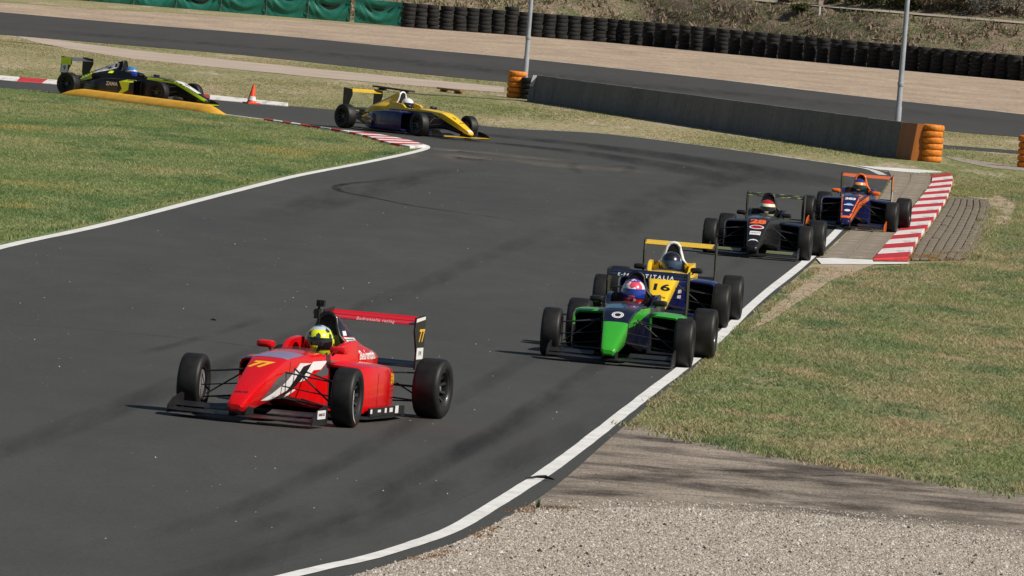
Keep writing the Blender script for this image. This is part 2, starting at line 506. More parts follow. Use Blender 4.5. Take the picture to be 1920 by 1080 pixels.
# painted lines
inner_line = ribbon('edge_line', line_px([(-400, 588), (-200, 525), (0, 466), (205, 420.5), (410, 367.5), (555, 331.3), (683, 306.3), (760, 290), (791, 282.2), (799, 276.5), (786, 270.5), (726, 257.5), (690, 253)], 5), .17, .016, M['line'], .006)
ribbon('edge_line', line_px([(1520, 302), (1590, 311.5), (1632, 319), (1655, 329)], 4), .22, .016, M['line_old'], .01)
ribbon('edge_line', line_px([(1612, 387), (1568, 437), (1508, 494), (1427, 559), (1340, 642), (1281, 691), (1228, 731), (1178, 770), (1127, 810), (1077, 849), (1028, 885), (973, 921), (912, 959), (850, 995), (787, 1019), (694, 1048), (600, 1069), (450, 1105), (200, 1160)], 5), .135, .016, M['line'], .004)
ribbon('edge_line', line_px([(-200, 150), (0, 166.5), (60, 170.5), (100, 174)], 4), .2, .016, M['line'], .01)
ribbon('edge_line', line_px([(395, 212), (419, 215), (495, 225)], 4), .22, .016, M['line'], .01)
ribbon('edge_line', line_px([(900, 236), (960, 242), (1125, 251), (1310, 273), (1510, 300.5)], 4), .12, .015, M['line_old'], .03)
# far side track and its surroundings
far_line_px = [(-400, -8), (-200, 6), (0, 23), (250, 45), (500, 65), (750, 89), (960, 108), (1160, 129), (1360, 151), (1560, 175), (1710, 192), (1920, 215), (2300, 262)]
near_line_px = [(2300, 290), (1920, 258), (1767, 245), (1500, 212), (1200, 180), (945, 154), (900, 150), (700, 130), (450, 103), (200, 82), (0, 65), (-400, 36)]
far_w = line_px(far_line_px, 3); near_w = line_px(near_line_px, 3)
sheet('back_track', far_w + near_w, .010, M['asphalt_far'], 'grey asphalt of the second track section in the background')
ribbon('edge_line', far_w, .22, .015, M['line_old'], .06)
soft_ribbon('skid_mark', line_px([(-200, 38), (200, 68), (600, 100), (945, 135), (1400, 180), (1900, 238)], 4), 12, .014, M['skid_soft'])
trap_far = [ground(*p) for p in [(2300, 190), (1910, 150), (1680, 130), (1410, 104), (1160, 80), (960, 65), (760, 50), (660, 46), (500, 35), (300, 24), (150, 16), (0, 5), (-300, -14)]]
sheet('gravel_trap', [p for p in far_w] + trap_far, .006, M['gravel_far'], 'wide tan gravel trap in front of the tyre wall')
PATH_PX = [(30, 68), (100, 75), (250, 94), (500, 120), (750, 145), (945, 163), (945, 174), (800, 163), (600, 146), (400, 126), (250, 111), (130, 92), (60, 78)]
sheet('service_path', [ground(*p) for p in PATH_PX], .008, M['path'], 'pale pinkish gravel service path behind the chicane')
sheet('side_strip', [ground(*p) for p in [(1755, 271), (1900, 282), (2100, 296), (2100, 304), (1900, 288), (1760, 278)]], .008, M['asphalt_far'], 'narrow dark asphalt strip behind the end of the wall')
sheet('gravel_patch', line_px([(1765, 293), (1800, 296), (1850, 304), (1920, 314), (2050, 327), (2050, 336), (1920, 321), (1860, 315), (1800, 303)], 4), .008, mottled('patch_gravel', (.22, .19, .15), (.36, .31, .26), 3, .95, .5, 12, .4, .03))

# dust and rubber on the track
soft_ribbon('track_dust', line_px([(690, 300), (800, 292), (900, 298), (1010, 308), (1120, 318), (1220, 328)], 8), 5.0, .0125, M['dust'])
soft_ribbon('track_dust', line_px([(800, 283), (860, 284), (960, 294), (1060, 305)], 8), 3.0, .0127, M['dust'])
soft_ribbon('skid_mark', line_px([(745, 337), (690, 342), (650, 346), (630, 351), (640, 360), (690, 370), (780, 388), (900, 405), (985, 418)], 6), .20, .0135, M['skid'])
soft_ribbon('skid_mark', line_px([(1085, 303), (1072, 314), (1085, 325), (1110, 330)], 6), .30, .0135, M['skid_soft'])
soft_ribbon('skid_mark', line_px([(1130, 314), (1180, 312), (1178, 322), (1165, 326)], 6), .3, .0135, M['skid_soft'])
soft_ribbon('skid_mark', line_px([(860, 246), (1000, 262), (1150, 279), (1300, 300), (1450, 325), (1560, 355)], 6), 3.2, .0130, M['skid_mid'])
soft_ribbon('skid_mark', line_px([(820, 262), (960, 272), (1100, 288), (1250, 312), (1400, 345)], 6), 2.2, .0128, M['skid_mid'])
soft_ribbon('skid_mark', line_px([(1060, 480), (1200, 395), (1310, 350), (1440, 318)], 6), 1.3, .0131, M['skid_soft'])
soft_ribbon('skid_mark', line_px([(500, 420), (640, 370), (800, 330), (900, 315)], 6), 1.2, .0126, M['skid_soft'])
soft_ribbon('skid_mark', line_px([(0, 610), (150, 618), (380, 640), (500, 655), (660, 668)], 6), .16, .0132, M['skid_soft'])
soft_ribbon('skid_mark', line_px([(250, 668), (330, 648), (420, 622), (500, 596)], 6), .22, .0133, M['skid_soft'])

M['seam'] = clear_mat('asphalt_seam', (.10, .098, .09), .30, .60, 2.0, (1, .3, 1), .30)
soft_ribbon('asphalt_seam', line_px([(1270, 720), (1130, 800), (980, 880), (820, 955), (620, 1030), (400, 1090)], 8), .07, .0134, M['seam'])
soft_ribbon('skid_mark', line_px([(1215, 740), (1000, 850), (760, 950), (480, 1050), (200, 1130)], 8), .5, .0129, M['skid_soft'])
soft_ribbon('skid_mark', line_px([(1130, 700), (900, 830), (640, 940), (300, 1050)], 8), .45, .0128, M['skid_soft'])

for k_, (off_, w_) in enumerate([(-.9, .30), (-1.7, .34), (-4.3, .5)]):
    soft_ribbon('tyre_streak', offset_line(line_px([(1560, 445), (1427, 559), (1281, 691), (1127, 810), (973, 921), (787, 1019), (450, 1105)], 8), off_), w_, .01262 + k_ * .00005, M['skid_soft'])
# ------------------------------------------------------------------ kerbs and paving
def block_mesh(name, q, h_in, h_out, z0=.0, bev=.02):
    """a four-cornered block on the ground: q = in0, out0, out1, in1 (world xy); top height h_in on the track side, h_out outside"""
    c = sum((Vector(p) for p in q), Vector()) / 4
    hs = [h_in, h_out, h_out, h_in]
    b = MB()
    bot = [(p[0] - c.x, p[1] - c.y, z0) for p in q]
    mid = [(p[0] - c.x, p[1] - c.y, max(h - bev, .004)) for p, h in zip(q, hs)]
    ins = []
    for p, h in zip(q, hs):
        d = Vector((c.x - p[0], c.y - p[1], 0)); d = d.normalized() * min(bev * 1.4, d.length * .4)
        ins.append((p[0] - c.x + d.x, p[1] - c.y + d.y, h))
    b.loft([bot, mid, ins])
    return b.mesh(name, 0), Vector((c.x, c.y, 0))

def kerb(name, label, inner_px, outer_px, n, h_in, h_out, first_red=True, z=.010):
    a = line_px(inner_px, 12); o = line_px(outer_px, 12)
    def pick(L, t):
        seg = [0]
        for i in range(1, len(L)): seg.append(seg[-1] + (L[i] - L[i - 1]).length)
        d = t * seg[-1]
        for i in range(1, len(L)):
            if seg[i] >= d: return L[i - 1].lerp(L[i], (d - seg[i - 1]) / max(seg[i] - seg[i - 1], 1e-6))
        return L[-1]
    root = empty(name, pick(a, 0)); tag(root, label, None, None, 'structure')
    for k in range(n):
        t0, t1 = k / n + .0006, (k + 1) / n - .0006
        q = [pick(a, t0), pick(o, t0), pick(o, t1), pick(a, t1)]
        me, c = block_mesh('kerb_block', q, h_in, h_out, z)
        red = (k % 2 == 0) == first_red
        put('kerb_block', me, M['kerb_red'] if red else M['kerb_white'], root, c - root.location)
    return root

kerb('exit_kerb', 'red and white striped kerb on the outside of the corner',
     [(1637, 489), (1663, 457), (1687, 431), (1700, 412), (1712, 390), (1733, 363), (1747, 341), (1744, 331)],
     [(1702, 491), (1720, 455), (1734, 436), (1748, 418), (1762, 397), (1776, 374), (1786, 342), (1782, 331)], 23, .035, .085)
kerb('apex_kerb', 'red and white kerb tapering to the inner apex',
     [(798, 277), (784, 270.8), (760, 264.8), (726, 257.8), (690, 252.6), (641, 247), (580, 238)],
     [(768, 280), (756, 277.5), (738, 275), (716, 269.5), (686, 260), (640, 250), (580, 240)], 14, .05, .07, False)
kerb('approach_kerb', 'thin red and white kerb between yellow block and apex', [(580, 238), (540, 232), (495, 225.5)], [(580, 240.5), (540, 234.5), (495, 227.5)], 5, .05, .06, True)
kerb('far_kerb', 'white and red raised kerb behind the black and lime car', [(-220, 129), (0, 150.5), (50, 154), (100, 158.5), (250, 172), (372, 183), (392, 186)],
     [(-220, 125), (0, 146.5), (50, 150), (100, 154.5), (250, 168.5), (372, 180), (392, 183)], 12, .03, .075, False)
kerb('cone_kerb', 'low white kerb beside the orange traffic cone', [(392, 187), (450, 192), (500, 196.5), (540, 200.5)],
     [(392, 183), (450, 186), (500, 191), (540, 198.5)], 1, .03, .08, False)

# white borders of the cobbled apron
sheet('border_line', [ground(*p) for p in [(1605, 311.5), (1660, 315), (1730, 319.5), (1766, 323), (1760, 327), (1728, 327), (1690, 323), (1645, 319)]], .018, M['line'])
sheet('border_line', [ground(*p) for p in [(1530, 486), (1560, 485.5), (1636, 489), (1637, 493), (1704, 493.5), (1704, 496.5), (1640, 497.5), (1540, 497)]], .018, M['line'])

def paving(name, label, inner_px, outer_px, cols, rows, mat, h, gap_u, gap_v, skip=0.0):
    """stones laid in rows between two edge lines"""
    a = line_px(inner_px, 10); o = line_px(outer_px, 10)
    base = sheet(name, a + list(reversed(o)), .0115, M['joint'], label)
    def pick(L, t):
        seg = [0]
        for i in range(1, len(L)): seg.append(seg[-1] + (L[i] - L[i - 1]).length)
        d = t * seg[-1]
        for i in range(1, len(L)):
            if seg[i] >= d: return L[i - 1].lerp(L[i], (d - seg[i - 1]) / max(seg[i] - seg[i - 1], 1e-6))
        return L[-1]
    for r in range(rows):
        A0, A1 = pick(a, (r + gap_v) / rows), pick(a, (r + 1 - gap_v) / rows)
        O0, O1 = pick(o, (r + gap_v) / rows), pick(o, (r + 1 - gap_v) / rows)
        for c in range(cols):
            if random.random() < skip: continue
            u0, u1 = (c + gap_u) / cols, (c + 1 - gap_u) / cols
            q = [A0.lerp(O0, u0), A0.lerp(O0, u1), A1.lerp(O1, u1), A1.lerp(O1, u0)]
            hh = h + random.uniform(-.006, .008)
            me, ctr = block_mesh('paving_stone', q, hh, hh + random.uniform(-.004, .004), .0117, .006)
            put('paving_stone', me, mat, base, ctr)
    return base

paving('cobbled_apron', 'brown cobbled strip between white line and striped kerb',
       [(1541, 484), (1592, 436), (1641, 383), (1669, 337), (1664, 322)], [(1634, 487), (1686, 431), (1711, 389), (1745, 337), (1740, 327)], 2, 148, M['cobble'], .026, .012, .07)
paving('outer_paving', 'grey ribbed paving laid behind the striped kerb',
       [(1708, 490), (1725, 455), (1740, 436), (1767, 396), (1781, 372)], [(1802, 489), (1823, 462), (1838, 430), (1850, 394), (1845, 377)], 6, 40, M['stone_pave'], .045, .09, .13, .05)
sheet('concrete_edging', [ground(*p) for p in [(1802, 489), (1823, 462), (1838, 430), (1850, 394), (1845, 377), (1852, 377), (1859, 394), (1846, 430), (1831, 463), (1812, 489)]], .04, M['stone_pave'])

# long yellow sausage block on the inside of the chicane
def yellow_block():
    p0, p1 = ground(98, 176.5), ground(402, 215)
    d = (p1 - p0); L = d.length; u = d.normalized(); w = Vector((-u.y, u.x, 0))
    rings = []
    N = 26
    for i in range(N + 1):
        t = i / N
        e = min(1.0, min(t, 1 - t) * N / 3.0)
        h = .20 * (e ** .6) + .004; hw = .34 * (.55 + .45 * e)
        ring = []
        for (a, b) in [(-1, 0), (-.97, .14), (-.72, .46), (-.42, .80), (-.15, .97), (.15, 1), (.42, .80), (.72, .46), (.97, .14), (1, 0)]:
            q = p0 + u * (t * L) + w * (hw * a + hw)
            ring.append((q.x - p0.x, q.y - p0.y, .006 + h * b))
        rings.append(ring)
    o = put('sausage_kerb', MB().loft(rings).mesh('sausage_kerb', 50), M['kerb_yellow'], None, p0)
    tag(o, 'long raised yellow kerb block in front of the black and lime car', 'kerb block')
yellow_block()

# ------------------------------------------------------------------ grass, gravel (too many to count)
def grass(name, poly, n_try, density, h, wdt, mat, label, blades=4):
    xy = scatter(poly, density, n_try)
    n = len(xy)
    base = np.repeat(xy, blades, 0) + RNG.normal(0, .022, (n * blades, 2))
    m = len(base)
    ang = RNG.random(m) * 2 * np.pi
    hh = h * (.45 + RNG.random(m) * .9)
    ww = wdt * (.6 + RNG.random(m) * .8)
    lean = RNG.normal(0, .95, (m, 2)) * hh[:, None]
    V = np.zeros((m, 3, 3))
    V[:, 0, :2] = base + np.stack([np.cos(ang), np.sin(ang)], 1) * ww[:, None] * .5
    V[:, 1, :2] = base - np.stack([np.cos(ang), np.sin(ang)], 1) * ww[:, None] * .5
    V[:, :2, 2] = .002
    V[:, 2, :2] = base + lean
    V[:, 2, 2] = hh
    tone = np.repeat(np.clip(np.repeat(RNG.random(n), blades) * .6 + RNG.random(m) * .4, 0, 1), 3)
    o = soup(name, V.reshape(-1, 3), np.arange(m * 3).reshape(-1, 3), mat, tone)
    tag(o, label, 'grass', None, 'stuff')
    return o

def vis_px(xy):
    """photo position of ground points, used to skip what lies far outside the picture"""
    x, y = xy[:, 0], xy[:, 1]; Z = -CAM_H
    c, s = math.cos(PITCH), math.sin(PITCH)
    d = y * c - Z * s; v = y * s + Z * c
    u = x / d * FOCAL; w = -v / d * FOCAL
    c, s = math.cos(ROLL), math.sin(ROLL)
    return 960 + u * c - w * s, 540 + u * s + w * c

def in_view(xy, m=60):
    px, py = vis_px(xy)
    return ((px > -m) & (px < 1920 + m) & (py > -m) & (py < 1080 + m * 2)).astype(float)

def clumps(xy, s, seed):
    r = np.random.default_rng(seed); out = np.zeros(len(xy))
    for k in range(5):
        a = r.random() * 6.28; f = s * (1 + k * .8); ph = r.random() * 6.28
        out += np.sin((xy[:, 0] * math.cos(a) + xy[:, 1] * .45 * math.sin(a)) * f + ph)
    return out / 5

BARE = [np.array([(q.x, q.y) for q in [ground(*p) for p in L_]]) for L_ in ([(1519, 499), (1560, 490), (1645, 497), (1615, 509), (1550, 538), (1480, 590), (1430, 625), (1390, 640), (1395, 615), (1448, 566)], [(1779, 366), (1800, 352), (1868, 362), (1905, 385), (1890, 420), (1845, 425), (1852, 394), (1845, 374)])]
def not_bare(p):
    k = np.ones(len(p))
    for b_ in BARE: k *= 1 - .72 * inside(b_, p)
    return k
lawn_grass_poly = [ground(*p) for p in lawn_r_px] + [ground(p[0], p[1] - 3) for p in reversed(APRON_TOP)] + list(reversed(offset_line(edge_r, .07)))
grass('lawn_grass', lawn_grass_poly, 560000, lambda p: in_view(p) * not_bare(p) * np.clip(.62 + clumps(p, 1.7, 3) * .9, .06, 1), .036, .014, M['blade_right'], 'short patchy green and straw grass on the right verge', 4)
grass('verge_weeds', lawn_grass_poly, 9000, lambda p: in_view(p) * np.clip(clumps(p, 2.2, 14) * 1.6, 0, .8), .075, .016, M['blade_right'], 'taller tufts and weeds on the right verge', 9)
infield_edge = offset_line(left_w, .32)
infield_grass_poly = infield_edge + [ground(-700, 141), ground(-900, 588)]
grass('infield_grass', infield_grass_poly, 760000, lambda p: in_view(p) * np.clip(.72 + clumps(p, 1.2, 5) * .6, .2, 1), .038, .018, M['blade_left'], 'mown green grass of the infield on the left', 4)
far_poly = top_w + [ground(*p) for p in [(1760, 330), (1920, 345), (2050, 352), (2050, 300), (1920, 260), (1767, 247), (1500, 214), (1200, 182), (945, 156), (900, 152), (700, 132), (450, 105), (200, 84), (0, 67), (-100, 60), (-100, 120)]]
path_poly = np.array([(q.x, q.y) for q in [ground(*p) for p in PATH_PX]])
grass('far_verge_grass', far_poly, 330000, lambda p: in_view(p) * ~inside(path_poly, p) * np.clip(.35 + clumps(p, .22, 8) * 1.1, .03, .9), .022, .030, M['blade_far'], 'straw and green grass beyond the track', 2)
right_far_poly = [ground(*p) for p in [(1668, 326), (1790, 325), (1790, 345), (1779, 368), (1850, 372), (1900, 360), (2050, 372), (2050, 352), (1920, 345), (1760, 330)]]
grass('kerbside_grass', right_far_poly, 30000, lambda p: in_view(p) * .8, .035, .028, M['blade_far'], 'dry grass behind the striped kerb', 4)
# ragged fringe along asphalt and apron edges
def fringe(name, pts, w, n, h, mat, label):
    P = np.array([(p.x, p.y) for p in pts]); seg = np.diff(P, axis=0); L = np.hypot(*seg.T)
    k = RNG.choice(len(L), n, p=L / L.sum()); t = RNG.random(n)
    c = P[k] + seg[k] * t[:, None]
    nr = np.stack([-seg[:, 1], seg[:, 0]], 1) / L[:, None]
    c = c + nr[k] * RNG.normal(0, w, n)[:, None]
    c = c[clumps(c, 2.5, 11) > -.25]
    m = len(c) * 3
    base = np.repeat(c, 3, 0) + RNG.normal(0, .02, (m, 2))
    ang = RNG.random(m) * 6.28; hh = h * (.5 + RNG.random(m))
    V = np.zeros((m, 3, 3)); d = np.stack([np.cos(ang), np.sin(ang)], 1) * .009
    V[:, 0, :2] = base + d; V[:, 1, :2] = base - d; V[:, :2, 2] = .01
    V[:, 2, :2] = base + RNG.normal(0, .5, (m, 2)) * hh[:, None]; V[:, 2, 2] = hh + .01
    o = soup(name, V.reshape(-1, 3), np.arange(m * 3).reshape(-1, 3), mat, np.repeat(RNG.random(m), 3))
    tag(o, label, 'grass', None, 'stuff')
fringe('verge_fringe', offset_line(edge_r, .09)[:-4], .03, 6000, .035, M['blade_right'], 'ragged grass fringe along the right white line')
fringe('apron_fringe', line_px([(x, y - 3) for x, y in [(1215, 799)] + APRON_TOP[1:]], 3), .22, 7000, .035, M['blade_right'], 'ragged grass edge above the tan apron')
fringe('infield_fringe', infield_edge[:36], .05, 9000, .04, M['blade_left'], 'ragged grass fringe along the infield line')
M['weed_rust'] = blade_mat('weed_rust', ((.24, .11, .04), (.34, .19, .09)), ((.25, .13, .05), (.36, .22, .11)), .5)
M['weed_dry'] = blade_mat('weed_dry', ((.26, .17, .06), (.38, .27, .11)), ((.28, .18, .07), (.40, .28, .13)), .5)
fringe('paving_weeds', line_px([(1722, 488), (1750, 482), (1795, 478)], 4), .22, 1500, .04, M['weed_dry'], 'dry yellow weeds growing over the near end of the ribbed paving')
fringe('paving_weeds', line_px([(1812, 486), (1836, 460), (1856, 394)], 4), .10, 1500, .05, M['blade_far'], 'grass creeping over the edge of the ribbed paving')
fringe('rusty_weeds', line_px([(985, 962), (1000, 964), (1025, 956), (1050, 953)], 4), 0.14, 200, .008, M['weed_rust'], 'rust coloured weeds at the corner of the gravel')
fringe('rusty_weeds', line_px([(770, 1052), (800, 1048), (825, 1043), (900, 1005), (930, 990)], 4), .04, 200, .008, M['weed_rust'], 'rust coloured weeds along the gravel edge in front')

def stones(name, poly, n_try, smin, smax, mat, label, dens=None, z=.0):
    xy = scatter(poly, dens or (lambda p: in_view(p, 30)), n_try)
    n = len(xy); s = smin + (smax - smin) * RNG.random(n) ** 2.2
    V = np.zeros((n, 5, 3)); a0 = RNG.random(n) * 6.28
    for k in range(4):
        a = a0 + k * np.pi / 2 + RNG.normal(0, .3, n); r = s * (.6 + RNG.random(n) * .6)
        V[:, k, 0] = xy[:, 0] + np.cos(a) * r; V[:, k, 1] = xy[:, 1] + np.sin(a) * r; V[:, k, 2] = z + .002 + RNG.random(n) * s * .35
    V[:, 4, :2] = xy + RNG.normal(0, .25, (n, 2)) * s[:, None]; V[:, 4, 2] = z + .004 + s * (.5 + RNG.random(n) * .7)
    T = np.array([(0, 1, 4), (1, 2, 4), (2, 3, 4), (3, 0, 4)])
    tris = (np.arange(n)[:, None, None] * 5 + T[None]).reshape(-1, 3)
    o = soup(name, V.reshape(-1, 3), tris, mat, np.repeat(RNG.random(n), 5))
    tag(o, label, 'gravel', None, 'stuff')

M['smear'] = clear_mat('tyre_smear', (.030, .025, .023), .30, .62, 1.0, (2.2, 1.2, 1), .5)
smears = [((1205, 884), (1262, 880), 1.0), ((1230, 893), (1300, 889), .7), ((1120, 905), (1260, 888), .8), ((1400, 880), (1530, 897), 2.6), ((1440, 868), (1600, 890), 1.2), ((1420, 892), (1500, 905), 1.6), ((1310, 922), (1470, 930), 1.8),
          ((1340, 915), (1420, 918), .9), ((1190, 822), (1290, 830), .8), ((1560, 905), (1700, 925), 1.4), ((1600, 895), (1760, 915), 1.0), ((1700, 965), (1900, 990), 1.4), ((1500, 940), (1660, 960), 1.0), ((1760, 940), (1930, 968), 1.6), ((1080, 930), (1180, 922), .5)]
for (x0, y0), (x1, y1), w in smears:
    soft_ribbon('tyre_smear', line_px([(x0, y0), ((x0 * 2 + x1) / 3, (y0 * 2 + y1) / 3 + random.uniform(-1, 1)), ((x0 + 2 * x1) / 3, (y0 + 2 * y1) / 3 + random.uniform(-1, 1)), (x1, y1)], 4), w, .0085 + random.random() * .0006, M['smear'])

def stone_mat(name, stops):
    g = NG(new_mat(name))
    t = g.n('ShaderNodeAttribute', {'attribute_name': 'tone'}).outputs['Fac']
    return g.out(g.ramp(t, *stops), .85, Specular_IOR_Level=.25)
M['stones'] = stone_mat('crushed_stone', [(0., (.035, .033, .032)), (.05, (.05, .045, .04)), (.065, (.22, .19, .16)), (.4, (.37, .33, .285)), (.75, (.45, .405, .355)), (.93, (.52, .48, .435)), (1., (.64, .62, .59))])
stones('gravel_stones', gravel_poly, 520000, .0045, .015, M['stones'], 'loose pale crushed stones of the foreground gravel trap')
spill = [ground(*p) for p in [(1000, 938), (1160, 940), (1310, 943), (1460, 950), (1610, 962), (1760, 977), (1920, 999), (1920, 1014), (1760, 992), (1610, 977), (1460, 964), (1310, 957), (1160, 954), (1000, 958)]]
stones('spilled_stones', spill, 4200, .004, .014, M['stones'], 'stones spilled from the gravel onto the tan apron', None, .008)
stones('coarse_stones', gravel_poly, 9000, .012, .026, M['stones'], 'larger pale stones among the foreground gravel')
M['rubber_bits'] = stone_mat('rubber_bits', [(0., (.012, .012, .012)), (1., (.04, .04, .038))])
stones('rubber_crumbs', gravel_poly, 2600, .006, .024, M['rubber_bits'], 'black rubber crumbs lying on the gravel', lambda p: in_view(p, 30) * np.clip(.4 + clumps(p, 3, 21), 0, 1))
M['pale_bits'] = stone_mat('pale_bits', [(0., (.25, .24, .22)), (1., (.6, .58, .55))])
stones('track_grit', track_poly, 2600, .003, .010, M['pale_bits'], 'pale stone chips scattered on the asphalt', None, .0105)
stones('apron_grit', apron_poly, 700, .003, .008, M['rubber_bits'], 'dark crumbs scattered on the tan apron', None, .0075)

# ------------------------------------------------------------------ concrete wall, tyre stacks, poles, tarps, cone
def barrier():
    p0, p1 = ground(1000, 190), ground(1722, 302)
    d = p1 - p0; L = d.length; u = d.normalized(); ang = math.atan2(u.y, u.x)
    root = empty('concrete_wall', p0, ang)
    tag(root, 'long dark concrete wall with orange painted end beside the track', 'wall')
    n = 14; seg = (L - 1.5) / (n - 1)
    for k in range(n):
        h = .80 + .13 * k / (n - 1) + random.uniform(-.006, .006)
        h2 = .80 + .13 * (k + 1) / (n - 1) + random.uniform(-.006, .006)
        x0, x1 = k * seg + .012, min((k + 1) * seg, L) - .012
        b = MB()
        prof = lambda x, hh: [(x, -.20, 0), (x, -.20, .06), (x, -.10, hh - .03), (x, -.085, hh), (x, .085, hh), (x, .10, hh - .03), (x, .20, .06), (x, .20, 0)]
        b.loft([prof(x0, h), prof(x1, h2)])
        put('wall_segment', b.mesh('wall_segment', 0), M['orange_paint'] if k == n - 1 else M['concrete_dark'], root)
    return root
barrier()

def tyre_prof(Ro, w, ri):
    return [(ri, -w * .36), (ri + .03, -w * .46), (Ro - .075, -w * .5), (Ro - .03, -w * .44), (Ro - .008, -w * .30), (Ro, 0), (Ro - .008, w * .30), (Ro - .03, w * .44), (Ro - .075, w * .5), (ri + .03, w * .46), (ri, w * .36)]
def stack_mesh(Ro, w, n=20):
    return MB().lathe(tyre_prof(Ro, w, Ro * .58), n, 'z').mesh('tyre', 50)
ME_TYRE_BLK = MB().lathe([(.19, -.08), (.22, -.098), (.31, -.104), (.360, -.098), (.374, -.075), (.376, 0), (.374, .075), (.360, .098), (.30, .104), (.22, .098), (.19, .08)], 18, 'z').mesh('tyre', 50)
ME_TYRE_ORG = stack_mesh(.29, .165, 28)
def tyre_stack(loc, n, me, w, mats, label, group, wob=.02, lean=(0, 0), cat='tyre stack'):
    root = empty('tyre_stack', loc, random.random() * 6)
    tag(root, label, cat, group)
    for k in range(n):
        z = (k + .5) * w
        put('tyre', me, mats[k % len(mats)], root, (random.uniform(-wob, wob) + lean[0] * z, random.uniform(-wob, wob) + lean[1] * z, z), (0, 0, random.random() * 6))
    return root

base_line = [(757, 51), (960, 66), (1160, 81.5), (1410, 105.5), (1680, 131), (1910, 151.5), (1960, 156)]
bw = line_px(base_line, 12)
def at_px_x(px):
    for i in range(1, len(base_line)):
        if px <= base_line[i][0]:
            (x0, y0), (x1, y1) = base_line[i - 1], base_line[i]
            return ground(px, y0 + (y1 - y0) * (px - x0) / (x1 - x0))
    return ground(px, base_line[-1][1])
ONES = ['', 'first', 'second', 'third', 'fourth', 'fifth', 'sixth', 'seventh', 'eighth', 'ninth', 'tenth', 'eleventh', 'twelfth', 'thirteenth', 'fourteenth', 'fifteenth', 'sixteenth', 'seventeenth', 'eighteenth', 'nineteenth']
def ordinal(n):
    if n < 20: return ONES[n]
    t = {2: 'twenty', 3: 'thirty', 4: 'forty', 5: 'fifty'}[n // 10]
    return t + '-' + ONES[n % 10] if n % 10 else t[:-1] + 'ieth'
px = 764.0; k = 0
black_stack_xs = []
while px < 1945:
    p = at_px_x(px)
    n = 7 if k == 8 else 6
    if k == 0: where = 'black tyre stack against the last green tarpaulin, leftmost of the tyre wall'
    elif k == 8: where = 'black tyre stack standing one tyre taller than its neighbours'
    else: where = 'black tyre stack, %s from the green tarpaulin along the tyre wall' % ordinal(k + 1)
    t = tyre_stack(p + Vector((0, random.uniform(-.1, .1), 0)), n, ME_TYRE_BLK, .212, [M['black_rubber']], where, 'black tyre stacks along the gravel trap', .03, (random.uniform(-.05, .05), random.uniform(-.04, .04)))
    black_stack_xs.append(px)
    px += 23.6 + random.uniform(-1.4, 1.4); k += 1

p_end = ground(1744, 303.5)
tyre_stack(p_end, 6, ME_TYRE_ORG, .158, [M['orange_rubber']], 'bright orange tyre stack at the near end of the concrete wall', 'orange tyre stacks', .012, (0, 0))
tyre_stack(ground(1926, 315), 5, ME_TYRE_ORG, .165, [M['orange_rubber']], 'orange tyre stack cut off by the right picture edge', 'orange tyre stacks', .02)
tyre_stack(ground(966, 184), 5, ME_TYRE_ORG, .165, [M['orange_rubber']], 'orange tyre stack at the far end of the wall, by the lamp post', 'orange tyre stacks', .02)
tyre_stack(ground(984, 187) + Vector((.12, 1.0, 0)), 4, ME_TYRE_ORG, .165, [M['black_rubber']], 'short black tyre stack between orange stack and concrete wall', None, .02)

def marker(loc):
    b = MB().prism([(-.10, .46), (.0, .46), (.10, .80), (-.02, .80)], 'y', -.01, .01)
    root = empty('marker_board', loc); tag(root, 'small white slanted board at the far end of the wall', 'sign')
    put('board', b.mesh('board', 0), M['line'], root)
    put('post', MB().box((-.03, .012, 0), (.03, .05, .78)).mesh('post', 0), M['steel'], root)
marker(ground(997, 190) + Vector((0, -.5, 0)))

def lamp_post(loc, label, h):
    root = empty('lamp_post', loc); tag(root, label, 'post', 'lamp posts behind the concrete wall')
    put('shaft', MB().lathe([(.0, 0), (.088, 0), (.085, 1.2), (.072, 1.25), (.045, h), (.0, h)], 14, 'z', False).mesh('shaft', 40), M['steel'], root)
    put('base_plate', MB().lathe([(.0, 0), (.16, 0), (.16, .03), (.10, .06), (0, .06)], 14, 'z', False).mesh('base_plate', 40), M['steel'], root)
    put('collar', MB().lathe([(.075, 1.75), (.082, 1.76), (.082, 1.86), (.075, 1.87)], 14, 'z', True).mesh('collar', 40), M['steel'], root)
    arm = put('lamp_arm', MB().tube([(0, 0, h - .05), (.3, 0, h + .15), (.9, 0, h + .22)], .03, 8).mesh('lamp_arm', 40), M['steel'], root)
    put('lamp_head', MB().box((.85, -.12, h + .16), (1.45, .12, h + .27)).mesh('lamp_head', 0), M['steel'], arm)
lamp_post(at_depth(1677.8, 290, 224) * 1 + Vector((0, 0, -at_depth(1677.8, 290, 224).z)), 'thin grey lamp post behind the near half of the wall', 9.0)
_p = at_depth(981.5, 180, 266); _p.z = 0
lamp_post(_p, 'thin grey lamp post beside the far end of the wall', 9.0)

